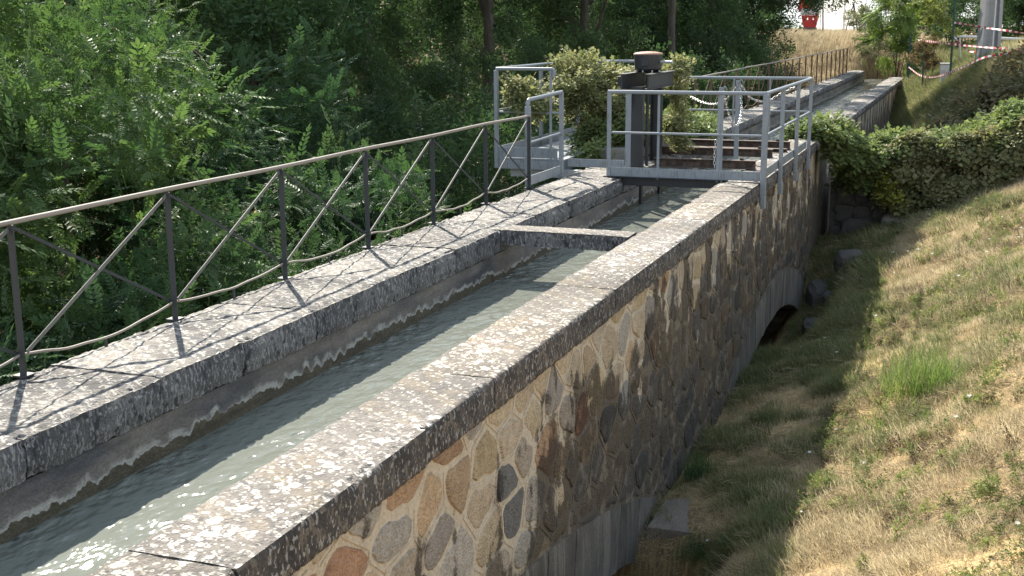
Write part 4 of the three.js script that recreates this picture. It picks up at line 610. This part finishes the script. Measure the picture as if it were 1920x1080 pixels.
function tree(name, label, category, x, z, o, group) {
  const r = rng(o.seed), y = o.y ?? groundY(x, z), t = thing(name, label, category, [x, y, z], group);
  const tops = o.lobes.map(l => V(x + l[0], l[1], z + l[2])), lobes = o.lobes.map(l => [x + l[0], l[1], z + l[2], l[3], l[4], l[5]]);
  if (o.trunk) {
    const H = o.trunkTop ?? Math.max(...lobes.map(l => l[1])), lean = V(o.lean?.[0] ?? 0, 0, o.lean?.[1] ?? 0), top = V(x + lean.x, H, z + lean.z);
    const tr = part('trunk', tapered([V(x, y - 0.3, z), V(x + lean.x * 0.2 + 0.15 * (r() - 0.5) * o.trunk * 6, mix(y, H, 0.4), z + lean.z * 0.2), top], o.trunk, o.trunk * 0.3, 9, 16, 0.16, o.seed), M.bark, t);
    const limbs = tops.map((p, i) => { const s = V(x, y, z).lerp(top, 0.3 + 0.5 * r()); return tapered([s, s.clone().lerp(p, 0.5).add(V(0, 0.15 * (r()), 0)), p], o.trunk * 0.42, o.trunk * 0.08, 6, 8, 0.1, i + o.seed); });
    part('limb', merge(limbs), M.bark, tr);
  }
  const geos = o.leaf, list = crown(lobes, o.n, o, r), k = geos.length;
  for (let i = 0; i < k; i++) instanced(k > 1 && i ? 'foliage' : 'foliage', geos[i], o.mat || LEAF, list.filter((_, j) => j % k === i), t, 'stuff');
  return t;
}
const xAt = (px, z) => { const d = V((px - 960) / 2285, (540 - 55) / 2285, -1).applyEuler(camera.rotation); return d.x * z / d.z; };
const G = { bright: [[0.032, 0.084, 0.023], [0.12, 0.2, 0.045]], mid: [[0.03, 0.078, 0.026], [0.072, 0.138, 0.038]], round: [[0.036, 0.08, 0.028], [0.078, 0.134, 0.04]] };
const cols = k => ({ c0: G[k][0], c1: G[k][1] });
const offCanal = p => p.x < -5.5 || p.y > 4.6;
let sd = 500;
const FB = [branch(201, FROND, 13, 0.22, 0.34), branch(202, FROND, 13, 0.25, 0.36), branch(203, FROND, 12, 0.2, 0.3)], SB = [branch(211, SPRIG, 12, 0.32, 0.36), branch(212, SPRIG, 12, 0.36, 0.4), branch(213, SPRIG, 11, 0.3, 0.34)], TB = [branch(221, SPRIG, 14, 0.46, 0.6), branch(222, SPRIG, 14, 0.5, 0.65), branch(223, SPRIG, 13, 0.42, 0.55)];
// low shrubs right behind the iron railing
for (const [x, z, top, w, k] of [[-7.2, -4.6, -0.7, 1.1, 'round'], [-7.3, -6.6, -0.55, 1.2, 'mid'], [-7.1, -8.5, -0.6, 1.1, 'mid'], [-7.3, -10.4, -0.2, 1.3, 'mid'], [-7.4, -12.4, -0.15, 1.3, 'round'], [-7.8, -14.6, -0.15, 1.4, 'mid'], [-8.4, -16.6, 0.1, 1.3, 'round']])
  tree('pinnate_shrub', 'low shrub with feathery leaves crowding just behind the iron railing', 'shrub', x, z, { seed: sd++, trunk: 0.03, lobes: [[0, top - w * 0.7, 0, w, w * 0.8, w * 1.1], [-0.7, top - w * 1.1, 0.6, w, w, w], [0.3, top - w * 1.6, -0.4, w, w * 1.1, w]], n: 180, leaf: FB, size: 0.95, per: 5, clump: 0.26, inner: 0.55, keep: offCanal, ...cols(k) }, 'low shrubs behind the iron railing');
// taller feathery shrubs, the sunlit mass on the far bank
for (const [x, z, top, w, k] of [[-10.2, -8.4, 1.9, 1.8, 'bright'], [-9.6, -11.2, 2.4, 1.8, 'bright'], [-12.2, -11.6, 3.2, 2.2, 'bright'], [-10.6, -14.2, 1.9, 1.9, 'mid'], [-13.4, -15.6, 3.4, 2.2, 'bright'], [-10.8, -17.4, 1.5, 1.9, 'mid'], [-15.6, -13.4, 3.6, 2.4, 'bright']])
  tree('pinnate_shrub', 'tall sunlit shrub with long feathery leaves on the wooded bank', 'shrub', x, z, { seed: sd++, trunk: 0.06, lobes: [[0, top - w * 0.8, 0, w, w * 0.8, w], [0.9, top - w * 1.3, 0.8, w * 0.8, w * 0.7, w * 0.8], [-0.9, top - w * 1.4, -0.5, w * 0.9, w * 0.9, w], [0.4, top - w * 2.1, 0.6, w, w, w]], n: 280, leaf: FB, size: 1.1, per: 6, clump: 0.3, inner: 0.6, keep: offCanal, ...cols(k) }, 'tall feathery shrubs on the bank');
// bushy understorey between the railing and the wood
for (const [x, z, top, w, k] of [[-8.2, -19.6, 0.0, 1.4, 'round'], [-8.4, -23, 0.35, 1.5, 'round'], [-8.2, -26.5, 0.55, 1.4, 'round'], [-8, -30, 0.7, 1.4, 'round'], [-8.2, -34.5, 0.8, 1.5, 'round'], [-8, -39.5, 1.0, 1.6, 'round'], [-8, -45, 1.2, 1.7, 'round'], [-8.4, -51, 1.5, 1.8, 'round'], [-11.5, -21, 1.2, 1.9, 'round'], [-12, -26, 1.6, 2, 'round'], [-11.5, -31, 1.8, 2, 'round'], [-11, -37, 2, 2.1, 'round'], [-14.5, -20, 1.8, 2.2, 'round'], [-16, -25, 2.2, 2.3, 'round'], [-13.5, -24.5, 1.6, 2.1, 'round'], [-18.5, -28, 2.6, 2.4, 'mid'], [-14.8, -31.5, 1.9, 2.2, 'round'], [-21, -30, 3, 2.6, 'mid'], [-16.8, -37.5, 2.4, 2.4, 'round'], [-20.5, -40, 3, 2.6, 'mid'], [-13.8, -45, 2.2, 2.4, 'round'], [-18, -48.5, 2.8, 2.6, 'round'], [-25, -35, 4, 2.8, 'mid'], [-10.8, -42, 1.8, 1.9, 'round'], [-11.6, -53, 2.2, 2.2, 'round']])
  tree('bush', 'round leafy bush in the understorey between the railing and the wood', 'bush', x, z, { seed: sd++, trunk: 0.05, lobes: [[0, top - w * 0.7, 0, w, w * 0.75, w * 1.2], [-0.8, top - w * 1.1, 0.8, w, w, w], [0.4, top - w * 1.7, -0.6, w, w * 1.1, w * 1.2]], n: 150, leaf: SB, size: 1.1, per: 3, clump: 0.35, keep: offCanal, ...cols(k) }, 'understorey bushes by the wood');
// trees of the wood
for (const [x, z, tr, h, w, n, k, low] of [[-14.5, -23, 0.13, 6.5, 2.2, 1800, 'mid', 1.0], [-18, -20, 0.16, 8.5, 2.8, 2400, 'mid', 1.0], [-20, -27, 0.2, 14, 3.8, 3000, 'mid', 1.2], [-15, -29.5, 0.2, 12, 3.2, 2800, 'mid', 2.6], [-13.6, -34.8, 0.26, 11, 3.2, 2800, 'round', 3], [-18, -35, 0.2, 14, 3.6, 2800, 'mid', 1.5], [-23, -33, 0.22, 15, 4, 3000, 'mid', 1], [-12.6, -41, 0.24, 10, 3, 2800, 'round', 1.4], [-17, -43, 0.22, 14, 3.8, 2800, 'round', 1.4], [-12, -49, 0.22, 9.5, 3, 2800, 'round', 0.8], [-16, -53, 0.22, 13, 3.6, 2800, 'round', 0.8], [-26, -24, 0.22, 15, 4, 2600, 'mid', 1], [-22, -18, 0.18, 10, 3, 2400, 'mid', 1.2], [-26, -17, 0.2, 12, 3.6, 2400, 'mid', 1], [-30, -28, 0.2, 16, 4.4, 2800, 'mid', 0.6], [-29, -37, 0.2, 16, 4.4, 2800, 'mid', 0.6], [-24, -42, 0.22, 15, 4.2, 2800, 'mid', 0.6], [-22, -52, 0.22, 15, 4.2, 2800, 'round', 0.6]])
  tree('broadleaf_tree', 'tall broadleaf tree in the dense wood left of the canal', 'tree', x, z, { seed: sd++, trunk: tr, trunkTop: h - 2, lobes: [[0, h - w, 0, w, w * 0.9, w], [w * 0.6, h - w * 1.7, w * 0.4, w * 0.8, w * 0.7, w * 0.8], [-w * 0.6, h - w * 1.8, -w * 0.4, w * 0.8, w * 0.8, w * 0.8], [w * 0.3, low + 1.6, w * 0.3, w * 0.75, 1.7, w * 0.75], [-w * 0.4, low + 0.9, w * 0.2, w * 0.7, 1.6, w * 0.7]], n: n / 14, leaf: TB, size: 1.05, per: 3, clump: 0.6, mat: LEAFFAR, ...cols(k) }, 'tall trees of the wood');
for (const [x, z] of [[-9.6, -41.5], [-9.2, -46], [-9.8, -50.5]])
  tree('poplar', 'slender tall tree with a bare lower trunk beside the far canal stretch', 'tree', x, z, { seed: sd++, trunk: 0.17, trunkTop: 15, lobes: [[0, 13.2, 0, 1.9, 2.4, 2.3], [0.3, 11.6, 1.2, 1.6, 1.5, 1.6], [-0.4, 11.4, -1, 1.7, 1.5, 1.7], [0, 15.2, 0, 1.4, 1.6, 1.5]], n: 210, leaf: TB, size: 1, per: 3, clump: 0.5, mat: LEAFFAR, ...cols('mid') }, 'slender tall trees beside the far canal stretch');
// dense dark tree hanging over the far railing
tree('evergreen_tree', 'dense dark tree with branches hanging over the far end of the railing', 'tree', -9.4, -55, { seed: sd++, trunk: 0.25, trunkTop: 6, lobes: [[0, 4.6, 0, 2.6, 2.2, 2.6], [1.8, 3.2, 0.5, 1.5, 1.2, 1.6], [-1.6, 2.4, 2, 2, 2, 2], [0.6, 1.4, 1, 1.5, 1.6, 1.8], [3, 3.3, -1.5, 1.3, 0.75, 1.4]], n: 620, leaf: SB, size: 1.2, per: 3, clump: 0.35, inner: 0.3, ...cols('round') });
tree('evergreen_tree', 'rounded dark thicket tree behind the sluice hoist', 'tree', -10.2, -46, { seed: sd++, trunk: 0.2, trunkTop: 4, lobes: [[0, 3.2, 0, 2.2, 2, 2.4], [1, 1.6, 1.4, 1.8, 1.6, 2], [-1.2, 1.2, 2, 2, 2, 2]], n: 360, leaf: SB, size: 1.2, per: 3, clump: 0.35, inner: 0.3, ...cols('round') });
{ // bare branch leaning out of the shrubs
  const a = [V(-13.3, 1.9, -16.2), V(-12.2, 2.0, -15.7), V(-11.5, 1.75, -15.3), V(-10.9, 1.7, -15.6), V(-10.3, 1.42, -15.2)]; const s = thing('bare_branch', 'thin brown bare branch arching out above the feathery shrubs', 'branch', [-13.3, 1.9, -16.2]); part('stem', tapered(a, 0.03, 0.008, 6, 20, 0.2, 4), M.twig, s); part('twig', tapered([V(-11.5, 1.75, -15.3), V(-11.2, 1.9, -15.1), V(-10.9, 1.92, -14.9)], 0.01, 0.003, 5, 6), M.twig, s);
}
{ // far wood as one mass
  const r = rng(901), list = []; for (let i = 0; i < 1300; i++) { const a = mix(-0.02, 0.98, r()), d = mix(58, 88, r()), x = -d * Math.sin(a) - 3, z = -d * Math.cos(a); if (x > -11.5 && z > -100) continue; const y = groundY(x, z) + r() * r() * 9 - 0.3; list.push([basis(V(x, y, z), V(r() - 0.5, 0.5 * r() - 0.3, r() - 0.5), V(0.4 * (r() - 0.5), 1, 0.4 * (r() - 0.5)), 1.6 + 1.4 * r()), mix3(G.mid[0], G.mid[1], r())]); }
  instanced('far_woodland', TB[1], LEAFFAR, list, null, 'stuff');
}
console.log('trees done', performance.now() | 0);

// creepers
function creeper(name, label, lobes, n, o) {
  const r = rng(sd++), b = [lobes[0][0], o.y0 ?? lobes[0][1] - lobes[0][4], lobes[0][2]], t = thing(name, label, o.cat || 'creeper', b), list = crown(lobes, n, { per: 9, clump: 0.16, inner: 0.55, hang: 0.25, size: 1, ...o }, r);
  IVY.forEach((g, i) => instanced('leaves', g, o.mat || LEAF, list.filter((_, j) => j % 2 === i), t, 'stuff'));
  const st = []; for (let k = 0; k < (o.stems ?? 8); k++) { const l = lobes[Math.floor(r() * lobes.length)], a = r() * 6.28; st.push(tapered([V(l[0], l[1] - l[4], l[2]), V(l[0] + Math.cos(a) * l[3] * 0.6, l[1], l[2] + Math.sin(a) * l[5] * 0.6), V(l[0] + Math.cos(a) * l[3] * (1 + 0.35 * r()), l[1] + l[4] * (r() * 1.5 - 0.4), l[2] + Math.sin(a) * l[5] * (1 + 0.35 * r()))], 0.012, 0.004, 5, 8, 0.2, k)); }
  part('stems', merge(st), M.twig, t, 'stuff'); return t;
}
const yellowish = { c0: [0.13, 0.17, 0.05], c1: [0.36, 0.35, 0.16] }, ivyGreen = { c0: [0.1, 0.16, 0.04], c1: [0.26, 0.31, 0.1] }, brownish = { c0: [0.13, 0.1, 0.045], c1: [0.24, 0.17, 0.075] };
creeper('creeper', 'big yellowish climbing creeper smothering the service platform railing', [[-5.85, 1.15, -18.6, 0.42, 0.45, 0.5], [-5.7, 0.65, -18.8, 0.42, 0.55, 0.5], [-6.1, 1.35, -19.2, 0.35, 0.28, 0.4], [-5.5, 0.9, -19.3, 0.35, 0.5, 0.5]], 950, { ...yellowish, size: 0.75, clump: 0.2, y0: 0.12, stems: 18 });
creeper('creeper', 'small yellowing creeper tuft on the front rail of the service platform', [[-6.15, 0.98, -16.95, 0.2, 0.22, 0.16], [-5.92, 0.9, -16.9, 0.24, 0.2, 0.16], [-6.3, 1.12, -17.0, 0.1, 0.12, 0.12]], 260, { ...yellowish, size: 0.7, y0: 0.7, stems: 5 });
creeper('creeper', 'green ivy spilling over the concrete block beside the hoist', [[-5.2, 0.32, -19.6, 0.6, 0.3, 1.2], [-5.0, 0.28, -18.9, 0.35, 0.22, 0.6], [-5.45, 0.3, -18.4, 0.3, 0.28, 0.4], [-5.3, 0.05, -17.6, 0.16, 0.12, 0.2]], 1100, { ...ivyGreen, size: 0.8, y0: 0.1 });
creeper('creeper', 'yellow creeper stems climbing the sluice hoist columns', [[-4.75, 1.2, -18.2, 0.16, 0.3, 0.2], [-4.25, 1.0, -18.7, 0.1, 0.35, 0.14], [-4.2, 1.3, -18.6, 0.16, 0.16, 0.16], [-4.2, 0.35, -18.5, 0.16, 0.35, 0.2]], 330, { ...yellowish, size: 0.7, y0: 0.1, stems: 6 });
creeper('creeper', 'low green creeper growing over the coping behind the sluice pit', [[-4.9, 0.12, -23.2, 0.35, 0.2, 1.0], [-4.9, 0.18, -21.8, 0.4, 0.22, 0.7], [-4.6, 0.1, -22.4, 0.25, 0.12, 0.6]], 620, { ...ivyGreen, size: 0.8, y0: 0 });
creeper('creeper', 'leafy creeper draped over the canal corner beside the guard rail', [[-2.4, 0.08, -22.6, 0.45, 0.26, 0.5], [-2.1, -0.2, -22.9, 0.42, 0.32, 0.5], [-2.7, 0.08, -22.9, 0.45, 0.18, 0.6], [-1.75, -0.45, -23.3, 0.35, 0.3, 0.4]], 900, { ...ivyGreen, y0: -1.5 });
creeper('hedge_creeper', 'thick green creeper hedge covering the retaining wall', [[-1.15, -0.3, -24.2, 0.6, 0.32, 0.9], [-0.4, -0.32, -24.3, 0.8, 0.28, 1.0], [0.4, -0.12, -24.4, 0.7, 0.34, 1.1], [1.3, 0.2, -24.5, 0.9, 0.42, 1.2], [2.6, 0.6, -24.6, 1.1, 0.5, 1.2], [4, 0.9, -24.6, 1.2, 0.6, 1.2], [-1.8, -0.75, -24.0, 0.5, 0.22, 0.6]], 3900, { ...ivyGreen, size: 1.05, clump: 0.2, y0: -0.6, cat: 'hedge', stems: 20 });
creeper('hanging_creeper', 'brownish creeper curtain hanging down the face of the retaining wall', [[-0.9, -0.75, -23.5, 0.6, 0.75, 0.25], [-0.2, -0.7, -23.5, 0.7, 0.7, 0.25], [0.6, -0.5, -23.5, 0.7, 0.6, 0.25], [1.5, -0.15, -23.5, 0.8, 0.6, 0.3], [2.6, 0.15, -23.5, 0.9, 0.6, 0.3]], 2300, { c0: [0.12, 0.16, 0.055], c1: [0.32, 0.28, 0.13], inner: 0.8, size: 0.9, hang: 0.8, y0: -1.5, stems: 26, cat: 'creeper' });
creeper('hanging_creeper', 'bright yellow green leaf cluster low on the hanging creeper', [[-1.25, -0.95, -23.3, 0.22, 0.4, 0.14]], 130, { c0: [0.2, 0.22, 0.03], c1: [0.36, 0.36, 0.05], size: 0.75, y0: -1.4, stems: 3 });
// bank and thickets at the far right
creeper('bramble_thicket', 'tangled brown and green brambles covering the bank below the utility pole', [[1.2, 0.2, -33, 1.2, 0.6, 2.5], [0.6, -0.2, -36, 1.2, 0.5, 2.5], [2.6, 0.9, -33, 1.4, 0.7, 3], [1.9, 0.7, -38, 1.4, 0.5, 2.5], [0.2, -0.5, -31, 1, 0.5, 2], [3.4, 1.3, -38, 1.5, 0.6, 3]], 3000, { c0: [0.07, 0.09, 0.03], c1: [0.26, 0.2, 0.09], size: 1.3, clump: 0.3, y0: -0.6, cat: 'brambles', stems: 30 });
tree('tree_of_heaven', 'young light green tree with long feathery leaves at the canal end', 'tree', -2.95, -53, { seed: sd++, trunk: 0.05, trunkTop: 2.8, lobes: [[0, 2.5, 0, 0.8, 0.7, 0.8], [0.5, 1.7, 0.3, 0.7, 0.6, 0.7], [-0.4, 1.2, 0.2, 0.7, 0.6, 0.7], [0.3, 3.3, 0, 0.7, 0.6, 0.7], [0.2, 0.6, 0.4, 0.6, 0.5, 0.5]], n: 520, leaf: LONGFROND, size: 0.62, clump: 0.25, c0: [0.13, 0.22, 0.04], c1: [0.26, 0.34, 0.08] });
tree('sapling', 'yellow green sapling with drying brown stems beside the tall thin post', 'sapling', -1.35, -47.5, { seed: sd++, trunk: 0.03, trunkTop: 2.6, lobes: [[0, 2.3, 0, 0.5, 0.6, 0.5], [0.3, 1.6, 0, 0.45, 0.6, 0.4], [-0.3, 3, 0, 0.5, 0.5, 0.5]], n: 330, leaf: SPRIG, size: 0.36, clump: 0.2, c0: [0.16, 0.22, 0.04], c1: [0.3, 0.32, 0.09] });
tree('dry_shrub', 'dried brown shrub between the green post and the white cabinet', 'shrub', -1.55, -46, { seed: sd++, trunk: 0.02, trunkTop: 1.6, lobes: [[0, 1.1, 0, 0.35, 0.6, 0.3], [0.35, 0.9, 0.2, 0.3, 0.5, 0.3], [-0.2, 0.5, 0.1, 0.4, 0.4, 0.3]], n: 300, leaf: SPRIG, size: 0.28, clump: 0.18, mat: LEAFDRY, ...brownish });
tree('bush', 'grey green bush at the very end of the canal coping', 'bush', -3.3, -57.5, { seed: sd++, trunk: 0.03, lobes: [[0, 0.9, 0, 0.8, 0.7, 0.7], [-0.6, 1.5, -1, 0.9, 0.6, 0.7], [-1.2, 0.7, -0.5, 0.6, 0.5, 0.5]], n: 620, leaf: SPRIG, size: 0.28, clump: 0.2, c0: [0.09, 0.12, 0.05], c1: [0.24, 0.24, 0.1] });
tree('bush', 'pale green bush on the dry bank left of the light green tree', 'bush', -4.2, -60.5, { seed: sd++, trunk: 0.03, lobes: [[0, 2.1, 0, 1.3, 0.9, 0.9], [0.6, 1.3, 1, 0.9, 0.7, 0.8], [-0.8, 2.3, -1, 0.8, 0.6, 0.8]], n: 950, leaf: SPRIG, size: 0.3, clump: 0.22, c0: [0.1, 0.13, 0.05], c1: [0.22, 0.23, 0.09] });
for (const [x, z, h] of [[1.2, -60, 5.2], [2.8, -57, 5.2], [4.6, -59, 5.6], [7.5, -60, 6], [-1.2, -72, 5.5], [-3.4, -74, 5.5], [11, -62, 6], [1.9, -66, 6.5]]) tree('dark_hedge_tree', 'dark green ivy clad hedge tree behind the utility pole', 'tree', x, z, { seed: sd++, trunk: 0.15, lobes: [[0, h - 1.6, 0, 2, 1.7, 1.6], [0.8, h - 3, 0.6, 1.8, 1.6, 1.5], [-0.9, h - 3.4, 0.5, 1.8, 1.6, 1.5]], n: 130, leaf: SB, size: 1.5, per: 3, clump: 0.35, mat: LEAFFAR, ...cols('round') }, 'dark hedge trees behind the pole');
console.log('creepers done', performance.now() | 0);

// ---------------------------------------------------------------- grass
{
  const r = rng(1234), dry = [BLADES(64, 1, 0.12, 0.3, 0.0045, 0.08), BLADES(60, 2, 0.09, 0.32, 0.0045, 0.1)], green = [BLADES(64, 3, 0.11, 0.28, 0.005, 0.07), BLADES(56, 4, 0.15, 0.26, 0.005, 0.09)];
  const slope = (x, z) => V(groundY(x - 0.12, z) - groundY(x + 0.12, z), 0.24, groundY(x, z - 0.12) - groundY(x, z + 0.12)).normalize();
  const GR = leafMat([1, 1, 1], { clearcoat: 0.05, transmission: 0.5 });
  const L = { dry0: [], dry1: [], green0: [], green1: [] }, inShade = x => x < -1.1;
  const put = (x, z, s, g, dens) => {
    const y = groundY(x, z) - 0.01, up = slope(x, z), a = r() * 6.28, f = V(Math.cos(a), 0, Math.sin(a)); f.addScaledVector(up, -f.dot(up)); const m = basis(V(x, y, z), f, up, s);
    const i = r() < 0.5 ? 0 : 1; if (r() < g) L['green' + i].push([m, mix3([0.085, 0.12, 0.036], [0.27, 0.27, 0.11], r())]); else L['dry' + i].push([m, mix3([0.33, 0.265, 0.155], [0.68, 0.58, 0.37], r())]);
  };
  for (let i = 0; i < 15000; i++) {
    const z = -5 - 21 * Math.pow(r(), 0.85), x = mix(-2.52, 3.6, Math.pow(r(), 1.15)); if (z < -23.6) continue; if (x > -2.46 && x < -1.82 && z > -10.85 && z < -10.1) continue;
    const p = fbm(x * 0.9 + 3, z * 0.7, 3), q = fbm(x * 2.6 + 30, z * 2.6, 2); let g;
    if (inShade(x)) { g = z < -14.3 ? 0.8 : (q > 0.56 ? 0.75 : 0.12); if (x < -1.9 && z < -11 && z > -12.3) g = 0.92; if (z > -14.3 && q < 0.5 && r() < 0.55) continue; } else g = clamp((p - 0.48) * 4.2) * 0.5 + (z < -13 ? 0.08 : 0);
    if (!inShade(x) && q < 0.4 && r() < 0.6) continue;
    put(x, z, (0.4 + 0.45 * r() + 0.6 * ss(0.52, 0.75, q)) * (z < -15 ? 1.2 : 1), g);
  }
  for (let i = 0; i < 3500; i++) { const z = mix(-60, -27, r()), x = mix(-2.4, 9, r() * r()); put(x, z, 1.6 + r(), x < 0.6 ? 0.85 : 0.35); }
  for (const [n, g, m] of [['dry0', dry[0], GR], ['dry1', dry[1], GR], ['green0', green[0], GR], ['green1', green[1], GR]]) instanced(n[0] === 'd' ? 'dry_grass' : 'green_grass', g, m, L[n], null, 'stuff');
  // fallen straw lying on the bank and in the shade below the wall
  const straw = []; const sg = BLADES(6, 9, 0.22, 0.16, 0.0055, 0.03);
  for (let i = 0; i < 6500; i++) { const z = -7 - 16 * r(), x = mix(-2.5, 2.4, r()), q = fbm(x * 1.3 + 7, z * 1.3 + 2, 2); if (q < 0.47) continue; const a = r() * 6.28, m = basis(V(x, groundY(x, z) + 0.012, z), V(0.1 * (r() - 0.5), 1, 0.1 * (r() - 0.5)), V(Math.cos(a), 0.12 * r(), Math.sin(a)), 0.6 + 0.8 * r()); straw.push([m, mix3([0.16, 0.11, 0.06], [0.46, 0.36, 0.2], r())]); }
  instanced('fallen_straw', sg, GR, straw, null, 'stuff');
  // small leafy weeds through the bank, and along the edge of the shade
  const wl = [], WB = [branch(231, SPRIG, 9, 0.09, 0.09), branch(232, SPRIG, 11, 0.07, 0.08)];
  for (let i = 0; i < 3600; i++) { const z = -6 - 17 * r(), x = i % 5 ? mix(-1.0, 3, r()) : -1.05 + 0.25 * (r() - 0.5), q = fbm(x * 1.1 + 60, z * 0.9, 3); if (q < 0.44) continue; const s = 0.6 + 0.9 * r(); wl.push([basis(V(x, groundY(x, z) + 0.05 * s, z), V(r() - 0.5, 0.2, r() - 0.5), V(0.3 * (r() - 0.5), 1, 0.3 * (r() - 0.5)), s), r() < 0.7 ? mix3([0.12, 0.17, 0.04], [0.28, 0.31, 0.1], r()) : mix3([0.12, 0.09, 0.05], [0.3, 0.24, 0.13], r())]); }
  WB.forEach((b, k) => instanced('bank_weeds', b, GR, wl.filter((_, j) => j % 2 === k), null, 'stuff'));
  // tiny white flowers
  const fl = [], FG = finish([0, 1, 2, 3, 4].map(k => place(leafShape(0.016, 0.012, 0.05), V(0, 0, 0), k * 1.256, -0.25, 0))); for (let i = 0; i < 34; i++) { const z = -8 - 13 * r(), x = mix(-2, 1.6, r()); fl.push([basis(V(x, groundY(x, z) + 0.1 + 0.05 * r(), z), V(1, 0, 0.2), V(0, 1, 0.3), 1 + r()), [0.75, 0.75, 0.7]]); }
  instanced('white_flowers', FG, GR, fl, null, 'stuff');
  // long dry grass on the rise at the canal's end
  const tall = BLADES(16, 31, 0.36, 0.4, 0.01, 0.3), TL = []; for (let i = 0; i < 5200; i++) { const z = mix(-56.5, -82, r()), x = mix(-12, -2.6, r()); if (x > -4.5 && z > -58) continue; TL.push([basis(V(x, groundY(x, z) - 0.02, z), V(r() - 0.5, 0, r() - 0.5), V(0.3 * (r() - 0.5), 1, 0.3 * (r() - 0.5)), 0.7 + 0.6 * r()), mix3([0.3, 0.24, 0.14], [0.56, 0.48, 0.32], r())]); }
  instanced('long_dry_grass', tall, GR, TL, null, 'stuff');
  // one big tuft of long green grass on the bank, smaller ones by the wall
  for (const [x, z, s, lab, k] of [[-0.25, -12.5, 1, 'big bright green tuft of long grass on the sunny bank', 1], [-2.38, -11.5, 0.55, 'lush green grass tuft against the foot of the wall', 0], [-1.95, -9.85, 0.5, 'dark green grass tuft hanging below the stone slab', 0]]) {
    const y = groundY(x, z), t = thing('grass_tuft', lab, 'grass tuft', [x, y, z]), b = BLADES(70, 50 + k + x, 0.62, 0.5, 0.006, 0.45), list = []; const rr = rng(70 + z * -10 | 0);
    for (let i = 0; i < (k ? 11 : 7); i++) list.push([basis(V(x + 0.5 * s * (rr() - 0.5), groundY(x, z) - 0.02, z + 0.6 * s * (rr() - 0.5)), V(rr() - 0.5, 0, rr() - 0.5), V(0.3 * (rr() - 0.5), 1, 0.3 * (rr() - 0.5)), s * (0.6 + 0.5 * rr())), k ? mix3([0.12, 0.2, 0.04], [0.26, 0.32, 0.08], rr()) : mix3([0.035, 0.09, 0.02], [0.07, 0.14, 0.03], rr())]);
    instanced('blades', b, GR, list, t, 'stuff');
  }
}
console.log('grass done', performance.now() | 0);
//@@END
scene.traverse(o => { if (o.isMesh) { o.castShadow = true; o.receiveShadow = true; } });
renderer.render(scene, camera);
